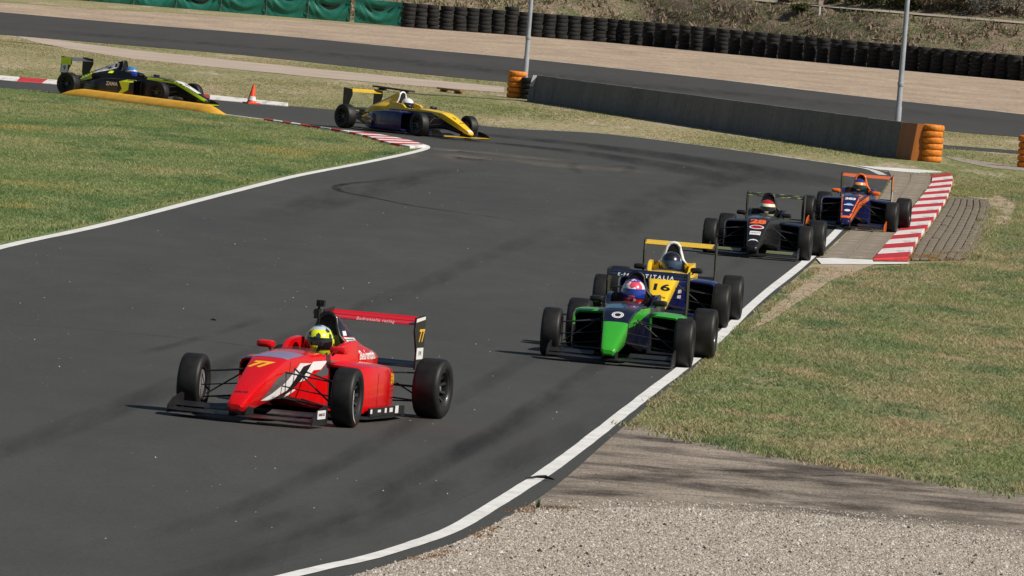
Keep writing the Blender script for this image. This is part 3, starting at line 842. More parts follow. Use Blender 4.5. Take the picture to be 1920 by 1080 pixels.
# green tarpaulin covered barriers
edges_px = [(x, 66.0 + (x - 960) * .0808) for x in (30, 95, 170, 250, 329, 413, 498, 576, 663, 752)]
DEEP = .8
names = ['leftmost', 'second', 'third', 'fourth', 'fifth', 'sixth', 'seventh', 'eighth', 'ninth']
for i in range(len(edges_px) - 1):
    a, b = ground(*edges_px[i]), ground(*edges_px[i + 1])
    u = (b - a); L = u.length - (.22 if i == 7 else 0); u.normalize(); w = Vector((-u.y, u.x, 0))
    H0 = 1.30 if i < 8 else 1.22
    root = empty('tarp_barrier', a, math.atan2(u.y, u.x))
    if i == 8: lab = 'green tarpaulin barrier touching the black tyre wall'
    elif i == 7: lab = 'green tarpaulin barrier next to the dark gap, second from the tyre wall'
    else: lab = 'green tarpaulin barrier, number %s from the tyre wall' % ['', '', 'third', 'fourth', 'fifth', 'sixth', 'seventh', 'eighth', 'ninth'][8 - i]
    tag(root, lab, 'barrier', 'green tarpaulin covered barriers')
    put('foam_core', MB().box((.06, .08, 0), (L - .06, DEEP, H0 - .03)).mesh('foam_core', 0), M['black_rubber'], root)
    # draped cloth: front sheet with sagging folds, over the top
    NU, NV = 26, 16
    vs = []; rr = random.Random(i * 13 + 1)
    sag = rr.uniform(.5, .95); ph = rr.uniform(0, 6)
    for jv in range(NV + 5):
        for iu in range(NU + 1):
            s = iu / NU; t = min(jv / NV, 1.0)
            x = .02 + s * (L - .04)
            ctr = math.sin(math.pi * s)
            fold = .085 * math.sin(9 * (t + sag * ctr * .5) + ph) * (.4 + .6 * ctr) + .035 * math.sin(23 * (t * .8 + sag * ctr) + s * 3 + ph)
            y = .02 - fold * (0.15 + t * (1 - t) * 3.2)
            z = .02 + t * H0
            if jv > NV: y = (jv - NV) / 4 * DEEP; z = H0 + .02 - .02 * math.sin(s * 9 + jv)
            vs.append((x, y, z))
    fs = [(r_ * (NU + 1) + c_, r_ * (NU + 1) + c_ + 1, (r_ + 1) * (NU + 1) + c_ + 1, (r_ + 1) * (NU + 1) + c_) for r_ in range(NV + 4) for c_ in range(NU)]
    put('tarpaulin', MB().add(vs, fs).mesh('tarpaulin', 60), M['tarp'], root)
    put('lashing_rope', MB().tube([(L - .01, -.03, .03), (L - .01, -.03, H0)], .018, 5).mesh('lashing_rope', 0), M['black_rubber'], root)

# traffic cone, knocked askew against the kerb
def cone(loc):
    root = empty('traffic_cone', loc, .5); tag(root, 'orange traffic cone with white band standing at the kerb', 'traffic cone')
    org = mottled('cone_orange', (.70, .06, .018), (.82, .10, .03), 6, .5, .2, 30)
    prof = [(.115, .03), (.025, .48), (.018, .485), (0, .485)]
    body = put('cone_body', MB().lathe([(.125, .028), (.112, .05), (.026, .50), (.015, .505), (0, .505)], 20, 'z', False).mesh('cone_body', 40), org, root, (0, 0, 0), (0, R(4), 0))
    put('white_band', MB().lathe([(.112, .08), (.088, .19)], 20, 'z', False).mesh('white_band', 40), M['line'], body)
    put('cone_base', MB().box((-.17, -.17, 0), (.17, .17, .032)).mesh('cone_base', 0), org, root)
cone(ground(471, 195) + Vector((0, 0, .012)))

# planks lying by the service path
wood_dark = mottled('dark_timber', (.035, .032, .025), (.06, .052, .04), 3, .8, .3, 30)
wood_rust = mottled('rusty_timber', (.20, .115, .05), (.30, .18, .09), 5, .85, .4, 30)
def plank(a_px, b_px, z, mat, label):
    a, b = ground(*a_px), ground(*b_px); u = b - a; L = u.length
    root = empty('timber_plank', a, math.atan2(u.y, u.x)); tag(root, label, 'plank')
    put('board', MB().box((0, -.10, z), (L, .10, z + .05)).mesh('board', 0), mat, root)
    for t in (.2, .8): put('bearer', MB().box((L * t - .05, -.12, 0), (L * t + .05, .12, z - .002)).mesh('bearer', 0), mat, root)
plank((704, 167), (772, 177), .06, wood_dark, 'dark timber plank on the grass behind the yellow car')
plank((824, 171), (868, 177), .07, wood_rust, 'rusty brown timber plank beside the service path')
ribbon('drain_channel', line_px([(770, 176), (830, 179), (945, 187)], 3), .9, .007, M['joint'], .12)
ribbon('drain_channel', line_px([(-60, 72), (60, 82), (160, 92)], 3), 1.2, .007, M['joint'], .2)

# ------------------------------------------------------------------ bank behind the tyre wall
def bank_z(x, y, y0):
    d = y - y0
    if d <= 0: return 0.0
    return min(d * .30, 30) if d < 9.2 else (2.76 + .04 * (d - 9.2) if d < 12 else 2.87 + .32 * (d - 12))
NX, NY = 130, 46
bx = np.linspace(-40, 60, NX); vs = []; fs = []
nz = lambda x, y: .10 * math.sin(x * 1.7 + y) + .08 * math.sin(x * .6 - y * 1.3) + .06 * math.sin(x * 3.1 + y * 2.2)
def wall_y(x):
    pts = [(-60, 453), (-6.6, 453), (5.8, 459), (11.3, 446), (18, 434), (23.8, 430), (80, 420)]
    for (x0, y0), (x1, y1) in zip(pts, pts[1:]):
        if x <= x1: return y0 + (y1 - y0) * (x - x0) / (x1 - x0)
    return 420
for j in range(NY):
    d = -.5 + j * (1.0 if j < 22 else 1.0)
    if j >= 22: d = 21.5 + (j - 22) * 6
    for x in bx:
        y0 = wall_y(x) + 2.2
        z = bank_z(x, y0 + d, y0)
        vs.append((x, y0 + d, z + (nz(x, d) * min(d * .3, 1) if 0 < d < 9 or d > 13 else 0)))
for j in range(NY - 1):
    for i in range(NX - 1): fs.append((j * NX + i, j * NX + i + 1, (j + 1) * NX + i + 1, (j + 1) * NX + i))
gb = NG(new_mat('bank_soil'))
n1 = gb.noise(.8, 6); n2 = gb.noise(2.6, 5); n3 = gb.noise(9, 4)
col = gb.mix(gb.ramp(n1, (.42, 0.), (.62, 1.)), (.21, .16, .115), (.115, .125, .06))
col = gb.mix(gb.ramp(n2, (.52, 0.), (.7, .8)), col, (.30, .235, .175))
col = gb.mix(.75, col, gb.ramp(n3, (.3, .08), (.7, .9)), 'OVERLAY')
gb.bump(n3, .8, .12)
M['bank'] = gb.out(col, .95, Specular_IOR_Level=.1)
tag(put('bank_terrain', MB().add(vs, fs).mesh('bank_terrain', 80), M['bank']), 'brown weedy earth bank rising behind the tyre wall', None, None, 'structure')

def bank_pt(px, py):
    """where the line of sight meets the bank"""
    y = 428.0
    while y < 700:
        p = at_depth(px, py, y)
        y0 = wall_y(p.x) + 2.2
        if p.z <= bank_z(p.x, y, y0): return Vector((p.x, y, bank_z(p.x, y, y0)))
        y += .1
    return at_depth(px, py, 470)
# dirt road along the bank
dirt_pts = []
for i in range(30):
    x = -30 + i * 3.0
    dirt_pts.append((x, wall_y(x) + 2.2))
vs = [(x, y0 + 9.35, 2.80) for x, y0 in dirt_pts] + [(x, y0 + 11.8, 2.90) for x, y0 in dirt_pts]
n = len(dirt_pts)
tag(put('bank_road', MB().add(vs, [(i, i + 1, n + i + 1, n + i) for i in range(n - 1)]).mesh('bank_road', 80), mottled('bank_road_dust', (.27, .23, .18), (.36, .31, .25), .6, .95, .35, 8, .3, .03)), 'pale dusty service road along the top of the bank', None, None, 'structure')

# weeds and dry stalks on the bank
M['weeds'] = blade_mat('bank_weeds', ((.085, .105, .045), (.17, .18, .08)), ((.17, .125, .09), (.36, .27, .20)), .46, .8, .8)
m = 60000
wx = RNG.random(m) * 48 - 14; wd = RNG.random(m) * 22
ok = (wd < 9.1) | (wd > 12.4)
wx, wd = wx[ok], wd[ok]
keep = RNG.random(len(wx)) < np.clip(.55 + clumps(np.stack([wx, wd * 2], 1), 1.4, 31) * 1.1, .12, 1)
wx, wd = wx[keep], wd[keep]; m = len(wx)
wy0 = np.interp(wx, [-60, -6.6, 5.8, 11.3, 18, 23.8, 80], [453, 453, 459, 446, 434, 430, 420]) + 2.2
wz = np.where(wd < 9.2, wd * .30, np.where(wd < 12, 2.76 + .04 * (wd - 9.2), 2.87 + .32 * (wd - 12)))
base = np.stack([wx, wy0 + wd, wz - .03], 1)
V = np.repeat(base[:, None], 3, 1)
a = RNG.random(m) * 6.28; hh = .06 + RNG.random(m) ** 2 * .26; ww = .03 + RNG.random(m) * .07
V[:, 0, 0] += np.cos(a) * ww; V[:, 0, 1] += np.sin(a) * ww; V[:, 1, 0] -= np.cos(a) * ww; V[:, 1, 1] -= np.sin(a) * ww
V[:, 2, 0] += RNG.normal(0, .5, m) * hh; V[:, 2, 1] += RNG.normal(0, .5, m) * hh; V[:, 2, 2] += hh + .03
tag(soup('bank_weeds', V.reshape(-1, 3), np.arange(m * 3).reshape(-1, 3), M['weeds'], np.repeat(RNG.random(m), 3)), 'low dry weeds and stalks covering the earth bank', 'weeds', None, 'stuff')
# pale rocks on the bank
rock_me = []
for k in range(4):
    bm = bmesh.new(); bmesh.ops.create_icosphere(bm, subdivisions=1, radius=.5)
    rr = random.Random(k)
    for v_ in bm.verts: v_.co = v_.co * rr.uniform(.7, 1.15); v_.co.z *= .65
    me = bpy.data.meshes.new('rock'); bm.to_mesh(me); bm.free(); me.materials.append(None); rock_me.append(me)
M['rock'] = mottled('pale_rock', (.36, .33, .29), (.50, .47, .42), 4, .9, .3, 20)
rocks = [(1648, 55, .20, 'largest pale rock, left of the near lamp post on the bank'), (1378, 47, .13, 'pale rock just above the tyre wall, left part of the bank'), (1472, 19, .14, 'pale rock near the top of the bank, left of the white post'),
         (1780, 64, .13, 'pale rock on the bank right of the near lamp post'), (1885, 55, .16, 'pale rock on the bank by the right picture edge'), (1857, 87, .10, 'small pale rock close above the tyre wall at right'),
         (1706, 72, .09, 'tiny pale rock on the bank just right of the lamp post'), (1594, 40, .09, 'tiny pale rock halfway up the bank, below the white post'), (1020, 3, .12, 'pale rock at the top of the picture by the far lamp post'), (1346, 8, .12, 'pale rock at the top edge of the bank, centre right')]
for i, (x, y, s, lab) in enumerate(rocks):
    p = bank_pt(x, y)
    o = put('rock', rock_me[i % 4], M['rock'], None, p + Vector((0, 0, s * .15)), (0, 0, i)); o.scale = (s * 1.4, s, s)
    tag(o, lab, 'rock', 'pale rocks on the bank')

# white post on the bank
pp = bank_pt(1536.5, 31)
root = empty('marker_post', pp); tag(root, 'short white post with small pinkish box on the bank', 'post')
put('shaft', MB().box((-.045, -.045, -.1), (.045, .045, .62)).mesh('shaft', 0), M['line'], root)
put('head_box', MB().box((-.10, -.07, .62), (.14, .07, .86)).mesh('head_box', 0), mottled('pinkish_box', (.42, .30, .25), (.52, .40, .34), 5, .8), root)

# shrubs along the bank road
def leaf_cloud(n, rx, ry, rz, size, seed):
    r = np.random.default_rng(seed)
    cl = r.normal(0, 1, (14, 3)); cl /= np.linalg.norm(cl, axis=1)[:, None]; cl *= (.35 + .55 * r.random((14, 1)))
    c = cl[r.integers(0, 14, n)] + r.normal(0, .2, (n, 3))
    c *= np.array([rx, ry, rz]); c[:, 2] = np.abs(c[:, 2] + rz * .9)
    V = np.repeat(c[:, None], 3, 1) + r.normal(0, size, (n, 3, 3))
    me = bpy.data.meshes.new('crown')
    me.from_pydata(V.reshape(-1, 3).tolist(), [], np.arange(n * 3).reshape(-1, 3).tolist())
    a = me.attributes.new('tone', 'FLOAT', 'POINT'); a.data.foreach_set('value', np.repeat(r.random(n), 3).astype(np.float32))
    me.materials.append(None)
    return me
M['leaf_green'] = blade_mat('shrub_green', ((.03, .045, .014), (.085, .105, .035)), ((.05, .06, .02), (.11, .12, .045)), .5, .8, .8)
M['leaf_dry'] = blade_mat('shrub_dry', ((.12, .105, .06), (.24, .20, .12)), ((.15, .12, .08), (.30, .25, .17)), .5, .8, .8)
M['leaf_grey'] = blade_mat('shrub_grey', ((.11, .105, .09), (.22, .21, .185)), ((.12, .11, .10), (.25, .235, .21)), .5, .8, .8)
M['bark'] = mottled('bark', (.05, .04, .03), (.09, .07, .05), 8, .9, .3, 40)
shrubs = [(1560, 8, 'leaf_dry', .75, .6, 'dry straw shrub just right of the white post'), (1600, 9, 'leaf_green', .7, .55, 'green shrub between white post and lamp post'), (1632, 10, 'leaf_green', .55, .45, 'dark green bush, second right of the white post'),
          (1668, 14, 'leaf_green', .8, .6, 'dark leafy shrub just left of the near lamp post'), (1712, 16, 'leaf_green', .7, .5, 'dark green shrub just right of the near lamp post'), (1755, 18, 'leaf_dry', 1.0, .7, 'pale dry bush above the bank road, right of lamp post'),
          (1795, 20, 'leaf_dry', .9, .7, 'straw coloured bush between dry bush and grey scrub'), (1840, 22, 'leaf_grey', 1.1, .9, 'grey leafless scrub near the top right corner'), (1900, 27, 'leaf_grey', 1.3, 1.0, 'largest grey scrub in the top right corner'),
          (1480, 6, 'leaf_dry', .6, .3, 'low dry bush at top edge, left of the white post'), (1505, 20, 'leaf_green', .7, .18, 'low dark bush added for a shadowed hollow beside the white post')]  # last bush is added to give the dark of a shadowed hollow
for i, (x, y, mt, s, hz, lab) in enumerate(shrubs):
    p = bank_pt(x, y)
    if y < 19 or mt != 'leaf_green': p = bank_pt(x, y)
    root = empty('shrub', p, i); tag(root, lab, 'shrub', 'shrubs on the bank')
    put('crown', leaf_cloud(1500, s, s, hz, .055, i), M[mt], root)
    st = MB()
    for q in range(4): st.tube([(0, 0, -.1), (math.cos(q * 1.7) * s * .3, math.sin(q * 1.7) * s * .3, hz * .7), (math.cos(q * 1.7) * s * .6, math.sin(q * 1.7) * s * .6, hz * 1.2)], [.03, .02, .008], 5)
    put('stem', st.mesh('stem', 40), M['bark'], root)

# small weed and rubber strip at the corner of the track
w0 = ground(1008, 955)
b = MB(); rr = random.Random(4)
for k in range(14):
    a = rr.random() * 6.28; h = rr.uniform(.04, .13); dx, dy = math.cos(a) * .03, math.sin(a) * .03
    b.add([(-.006, 0, 0), (.006, 0, 0), (dx, dy, h)], [(0, 1, 2)])
root = empty('weed', w0); tag(root, 'single green weed at the corner of apron and gravel', 'weed')
put('leaves', b.mesh('leaves', 0), mottled('weed_green', (.03, .075, .02), (.05, .11, .03), 20, .7), root)
r0 = ground(1012, 902)
o = put('rubber_strip', MB().tube([(-.12, -.2, .012), (-.03, 0, .02), (.05, 0, .025), (.12, -.1, .014)], [.006, .012, .016, .006], 5).mesh('rubber_strip', 0), M['rubber_bits'], None, r0)
o.location.z = .016; tag(o, 'torn black rubber strip lying on the white line', 'rubber strip')
o = put('rubber_scrap', MB().tube([(-.03, 0, .008), (0, .03, .014), (.035, 0, .008)], [.006, .012, .006], 5).mesh('rubber_scrap', 0), M['rubber_bits'], None, ground(399, 603))
o.location.z = .012; tag(o, 'small black rubber scrap on open asphalt behind the red car', 'rubber scrap')

# ------------------------------------------------------------------ racing cars (x forward from front axle, y left, z up)
WB, TF, TR = 2.75, 1.50, 1.46
RF, RRR = .275, .285

def body_half(x, wt, wb, zt, zb, wm=None, crown=.015, cock=None):
    wm = wm if wm else (wt + wb) * .5 + .01
    h = zt - zb
    L = [(0, zb), (wb * .8, zb), (wb, zb + min(.03, h * .25)), (wm, zb + h * .5), (wt, zt - min(.014, h * .2)), (wt - .004, zt - min(.004, h * .06)), (wt - .013, zt)]
    if cock is None:
        L += [(wt * .62, zt + crown * .7), (wt * .3, zt + crown * .95), (0, zt + crown)]
    else:
        L += [(wt - .055, zt - .008), (wt - .062, cock), (0, cock)]
    left = [(x, y, z) for y, z in L]
    right = [(x, -y, z) for y, z in reversed(L[1:-1])]
    return left + right

body_secs = [
    body_half(1.010, .052, .048, .165, .128, crown=.004),
    body_half(.990, .076, .068, .190, .110, crown=.006),
    body_half(.90, .086, .076, .236, .104, crown=.006),
    body_half(.70, .108, .092, .330, .125, crown=.006),
    body_half(.45, .134, .112, .438, .165, crown=.006),
    body_half(.22, .158, .130, .528, .200, crown=.007),
    body_half(.10, .171, .140, .567, .205, crown=.009),
    body_half(.02, .180, .150, .580, .205, crown=.012),
    body_half(-.25, .202, .180, .598, .180, crown=.018),
    body_half(-.50, .220, .215, .610, .140, crown=.022),
    body_half(-.68, .240, .240, .618, .110, crown=.020),
    body_half(-.72, .246, .246, .612, .105, cock=.600),
    body_half(-.76, .252, .252, .606, .100, cock=.300),
    body_half(-.95, .272, .272, .604, .080, cock=.250),
    body_half(-1.12, .286, .290, .622, .070, cock=.240),
    body_half(-1.22, .292, .300, .690, .070, cock=.240),
    body_half(-1.40, .298, .305, .716, .070, cock=.240),
    body_half(-1.60, .298, .305, .728, .070, cock=.26),
    body_half(-1.66, .295, .305, .720, .070, cock=.60),
    body_half(-1.72, .285, .300, .690, .070, crown=.03),
]
ME = {}
ME['body'] = MB().loft(body_secs).mesh('body', 32)

def ec_sec(x, wb, zb, zs, w2, z2, wt, zt):
    L = [(wb * .9, zb), (wb, zb + .04), (wb, zs - .05), (wb - .03, zs - .012), ((wb + w2) * .5, zs + (z2 - zs) * .22), (w2, z2), (wt, zt - .06), (wt * .72, zt - .018), (0, zt)]
    return [(x, y, z) for y, z in L] + [(x, -y, z) for y, z in reversed(L[:-1])]
ME['engine_cover'] = MB().loft([
    ec_sec(-1.60, .300, .10, .640, .135, .745, .082, .955),
    ec_sec(-1.68, .302, .10, .645, .140, .745, .088, .960),
    ec_sec(-1.85, .305, .10, .650, .145, .735, .080, .910),
    ec_sec(-2.10, .305, .10, .640, .135, .700, .064, .815),
    ec_sec(-2.35, .285, .12, .605, .115, .640, .050, .715),
    ec_sec(-2.55, .215, .14, .520, .090, .565, .040, .635),
    ec_sec(-2.75, .150, .18, .430, .070, .480, .032, .555),
    ec_sec(-2.92, .100, .22, .370, .050, .415, .024, .480)]).mesh('engine_cover', 34)

def pod_sec(x, yi, yo, zb, zt, r=.05, bulge=0.0):
    P = [(yi, zb), (yo - r * .8, zb), (yo - r * .2, zb + r * .25), (yo + bulge, zb + r), (yo + bulge, zt - r), (yo - r * .3, zt - r * .28), (yo - r, zt), (yi, zt + .015)]
    return [(x, y, z) for y, z in P]
pod_secs = [pod_sec(-.86, .25, .600, .085, .505, .055), pod_sec(-.93, .25, .622, .07, .522, .06), pod_sec(-1.15, .25, .640, .06, .530, .07),
            pod_sec(-1.55, .25, .640, .055, .525, .08), pod_sec(-1.90, .22, .600, .055, .500, .09), pod_sec(-2.20, .18, .480, .06, .450, .09), pod_sec(-2.45, .14, .330, .07, .390, .08), pod_sec(-2.62, .10, .230, .08, .340, .06)]
def mir(rings): return [[(x, -y, z) for x, y, z in r] for r in rings]
def pod_mesh(rings, nm):
    b = MB(); b.loft(rings, cap=False)
    n = len(rings[0])
    # front lip turned inward
    f = rings[0]; cy = sum(p[1] for p in f) / n; cz = sum(p[2] for p in f) / n
    lip = [(x - .012, cy + (y - cy) * .86, cz + (z - cz) * .90) for x, y, z in f]
    b.loft([f, lip], cap=False)
    b.add(rings[-1], [tuple(range(n))])
    duct = MB(); back = [(x - .42, cy + (y - cy) * .62, cz + (z - cz) * .7) for x, y, z in f]
    duct.loft([lip, [(p[0] - .06, p[1], p[2]) for p in lip], back], cap=False); duct.add(back, [tuple(range(n))])
    return b.mesh(nm, 38), duct.mesh('inlet_duct', 38)
ME['pod_L'], ME['duct_L'] = pod_mesh(pod_secs, 'sidepod')
ME['pod_R'], ME['duct_R'] = pod_mesh(mir(pod_secs), 'sidepod')
# floor and diffuser
fl = [(-.72, .20), (-.80, .52), (-.95, .665), (-1.60, .680), (-2.20, .640), (-2.45, .46), (-2.95, .40), (-3.02, .38)]
poly = fl + [(x, -y) for x, y in reversed(fl)]
ME['floor'] = MB().prism(poly, 'z', .030, .056).mesh('floor', 0)
ME['plank'] = MB().prism([(.35, .06), (.2, .12), (-2.9, .12), (-2.9, -.12), (.2, -.12), (.35, -.06)], 'z', .018, .029).mesh('skid_plank', 0)
ME['gearbox'] = MB().loft([[(x, w, z0), (x, w, z1), (x, w * .5, z1 + .03), (x, -w * .5, z1 + .03), (x, -w, z1), (x, -w, z0)] for x, w, z0, z1 in
                          [(-2.35, .16, .10, .36), (-2.75, .13, .12, .34), (-3.05, .07, .20, .34), (-3.30, .05, .25, .33)]]).mesh('gearbox', 30)
ME['rain_light'] = MB().box((-3.325, -.04, .26), (-3.302, .04, .33)).mesh('rain_light', 0)
# roll hoop trim and air intake
hoop_out = [(-.165, .70), (-.128, .76), (-.098, .85), (-.076, .915), (-.045, .952), (0, .962), (.045, .952), (.076, .915), (.098, .85), (.128, .76), (.165, .70)]
ME['intake'] = MB().prism([(y * .80, .70 + (z - .70) * .93) for y, z in hoop_out], 'x', -1.592, -1.60 + .02).mesh('air_intake', 0)
ME['hoop'] = MB().tube([(-1.590 - (.96 - z) * -.02, y, z) for y, z in hoop_out], .021, 8).mesh('roll_hoop', 60)
ME['headrest'] = MB().prism([(-.15, .46), (-.165, .66), (-.12, .76), (.12, .76), (.165, .66), (.15, .46)], 'x', -1.60, -1.555).mesh('headrest', 0)
# front wing
def foil(x0, x1, z0, z1, th, n=7):
    up, lo = [], []
    for i in range(n + 1):
        t = i / n; x = x0 + (x1 - x0) * t; z = z0 + (z1 - z0) * t * t
        tt = th * (1.9 * math.sqrt(max(t, .0)) * (1 - t) + .12)
        up.append((x, z + tt * .6)); lo.append((x, z - tt * .4))
    return up + lo[::-1]
def wing_loft(secs):
    return MB().loft([[(x, y, z) for x, z in prof] for y, prof in secs])
ME['fw_main'] = wing_loft([(y, foil(.985 - .16 * (abs(y) / .8) ** 2, .66 - .08 * (abs(y) / .8), .060, .075, .026)) for y in (-.690, -.6, -.4, -.2, -.1, 0, .1, .2, .4, .6, .690)]).mesh('main_plane', 40)
def flap(s):
    return wing_loft([(s * y, foil(.705 - .10 * (y / .8), .53 - .08 * (y / .8), .092, .128, .016)) for y in (.20, .35, .5, .6, .690)]).mesh('flap', 40)
ME['fw_flap_L'], ME['fw_flap_R'] = flap(1), flap(-1)
ep = [(.86, .030), (.84, .10), (.70, .165), (.46, .205), (.42, .19), (.41, .05), (.44, .028)]
ME['fw_end_L'] = MB().prism(ep, 'y', .692, .706).mesh('endplate', 0)
ME['fw_end_R'] = MB().prism(ep, 'y', -.706, -.692).mesh('endplate', 0)
ME['pylon_L'] = MB().prism([(.93, .07), (.90, .14), (.72, .20), (.70, .08)], 'y', .072, .084).mesh('pylon', 0)
ME['pylon_R'] = MB().prism([(.93, .07), (.90, .14), (.72, .20), (.70, .08)], 'y', -.084, -.072).mesh('pylon', 0)
# rear wing
ME['rw_main'] = wing_loft([(y, foil(-2.905, -3.10, .862, .890, .028)) for y in (-.452, -.2, 0, .2, .452)]).mesh('main_plane', 40)
ME['rw_flap'] = wing_loft([(y, foil(-3.085, -3.20, .892, .930, .016)) for y in (-.452, 0, .452)]).mesh('flap', 40)
ME['rw_main_flat'] = wing_loft([(y, foil(-2.905, -3.10, .880, .898, .026)) for y in (-.452, -.2, 0, .2, .452)]).mesh('main_plane', 40)
ME['rw_flap_flat'] = wing_loft([(y, foil(-3.085, -3.20, .900, .925, .016)) for y in (-.452, 0, .452)]).mesh('flap', 40)
ME['rw_beam'] = wing_loft([(y, foil(-2.96, -3.20, .455, .50, .034)) for y in (-.452, 0, .452)]).mesh('beam_wing', 40)
rep = [(-2.88, .80), (-2.90, .93), (-3.21, .955), (-3.21, .60), (-3.17, .43), (-2.97, .43), (-2.98, .60)]
ME['rw_end_L'] = MB().prism(rep, 'y', .454, .470).mesh('endplate', 0)
ME['rw_end_R'] = MB().prism(rep, 'y', -.470, -.454).mesh('endplate', 0)
ME['rw_pylon'] = MB().prism([(-2.80, .36), (-3.15, .34), (-3.10, .46), (-2.98, .46)], 'y', -.02, .02).mesh('wing_pylon', 0)
# mirrors
def mirror(s):
    y = s * .36
    rings = []
    for x, k in [(-.80, .55), (-.815, .9), (-.86, 1), (-.90, 1)]:
        rings.append([(x, y + .082 * k * math.copysign(abs(math.cos(a)) ** .5, math.cos(a)), .655 + .036 * k * math.copysign(abs(math.sin(a)) ** .5, math.sin(a))) for a in [2 * math.pi * i / 16 for i in range(16)]])
    return MB().loft(rings).mesh('mirror', 40), MB().tube([(-.86, s * .30, .60), (-.86, s * .33, .63)], .010, 6).mesh('mirror_stalk', 0)
ME['mir_L'], ME['stalk_L'] = mirror(1); ME['mir_R'], ME['stalk_R'] = mirror(-1)
ME['screen'] = MB().loft([[(-.70, y, .622 - abs(y) * .05), (-.735, y * .97, .662 - abs(y) * .12)] for y in (-.2, -.15, -.08, 0, .08, .15, .2)], cap=False, closed=False).mesh('windscreen', 40)
ME['steer'] = MB().lathe([(.10, -.012), (.125, -.012), (.125, .012), (.10, .012)], 20, 'y').mesh('steering_wheel', 40)
ME['arm'] = None
# wheels
def tyre_mesh(Ro, w):
    ri = .168
    p = [(ri, -w * .40), (ri + .012, -w * .46), (ri + .045, -w * .5), (Ro - .05, -w * .5), (Ro - .022, -w * .475), (Ro - .007, -w * .42), (Ro - .001, -w * .33), (Ro, 0)]
    p = p + [(r, -y) for r, y in reversed(p[:-1])]
    return MB().lathe(p, 44, 'y').mesh('tyre', 50)
def rim_mesh(w):
    b = MB()
    b.lathe([(.170, -w * .42), (.172, w * .42), (.166, w * .43), (.158, w * .40), (.152, w * .30), (.150, -w * .40)], 36, 'y')
    b.lathe([(.0, w * .16), (.05, w * .17), (.055, w * .12), (.045, w * .02), (.0, w * .02)], 20, 'y', False)
    for k in range(10):
        a = 2 * math.pi * k / 10; c, s = math.cos(a), math.sin(a)
        t = Vector((-s, 0, c)); rd = Vector((c, 0, s))
        ring = lambda r, hw, y: [tuple(rd * r + t * hw + Vector((0, y, 0))), tuple(rd * r - t * hw + Vector((0, y, 0))), tuple(rd * r - t * hw + Vector((0, y - .02, 0))), tuple(rd * r + t * hw + Vector((0, y - .02, 0)))]
        b.loft([ring(.045, .015, w * .14), ring(.10, .010, w * .20), ring(.155, .014, w * .32)])
    return b.mesh('rim', 35)
def hub_mesh(w):
    b = MB().lathe([(.0, -w * .35), (.13, -w * .35), (.13, -w * .12), (.03, -w * .10), (.0, -w * .10)], 24, 'y', False)
    b.lathe([(.0, w * .16), (.028, w * .16), (.024, w * .30), (.0, w * .31)], 12, 'y', False)
    return b.mesh('hub', 40)
WF, WR = .215, .265
ME['tyre_F'], ME['tyre_R'] = tyre_mesh(RF, WF), tyre_mesh(RRR, WR)
ME['rim_F'], ME['rim_R'] = rim_mesh(WF), rim_mesh(WR)
ME['hub_F'], ME['hub_R'] = hub_mesh(WF), hub_mesh(WR)
def band(Ro, w, a0, a1, r0, r1, n=18):
    b = MB(); vs = []
    for i in range(n + 1):
        a = a0 + (a1 - a0) * i / n
        for r in (r0, r1): vs.append((r * math.cos(a), w * .5 + .0025, r * math.sin(a)))
    return b.add(vs, [(2 * i, 2 * i + 1, 2 * i + 3, 2 * i + 2) for i in range(n)]).mesh('sidewall_band', 0)
ME['band_F'] = band(RF, WF, R(-62), R(20), .226, .241)
ME['band_red'] = band(RF, WF, R(-76), R(-63), .226, .241)
# suspension
def arms(s):
    out = []
    J = lambda *pts: pts
    def rods(name, L, r=.011):
        b = MB()
        for p, q in L: b.tube([(p[0], p[1] * s, p[2]), (q[0], q[1] * s, q[2])], r, 6, .75)
        out.append((name, b.mesh(name, 60)))
    rods('upper_wishbone', [((.10, .165, .455), (-.01, .64, .395)), ((-.36, .20, .455), (-.01, .64, .395))])
    rods('lower_wishbone', [((.16, .13, .225), (0, .64, .155)), ((-.36, .19, .20), (0, .64, .155))])
    rods('pushrod', [((-.10, .185, .49), (0, .62, .185))])
    rods('track_rod', [((.14, .15, .33), (.10, .64, .27))], .009)
    rods('rear_upper_wishbone', [((-2.45, .14, .40), (-2.74, .62, .42)), ((-2.88, .08, .38), (-2.74, .62, .42))])
    rods('rear_lower_wishbone', [((-2.35, .16, .14), (-2.74, .62, .15)), ((-2.92, .08, .16), (-2.74, .62, .15))])
    rods('rear_pushrod', [((-2.50, .16, .46), (-2.73, .60, .19))])
    rods('drive_shaft', [((-2.75, .12, .285), (-2.75, .62, .285))], .016)
    return out
ARMS = {1: arms(1), -1: arms(-1)}

# --- decals: flat print lying on the bodywork
def me_bvh(*names_):
    vs, fs = [], []
    for nm in names_:
        m_ = ME[nm]; o_ = len(vs)
        vs += [v.co.copy() for v in m_.vertices]; fs += [[i + o_ for i in p.vertices] for p in m_.polygons]
    return BVHTree.FromPolygons(vs, fs)
BV = {'body': me_bvh('body'), 'cover': me_bvh('engine_cover'), 'podL': me_bvh('pod_L'), 'podR': me_bvh('pod_R')}

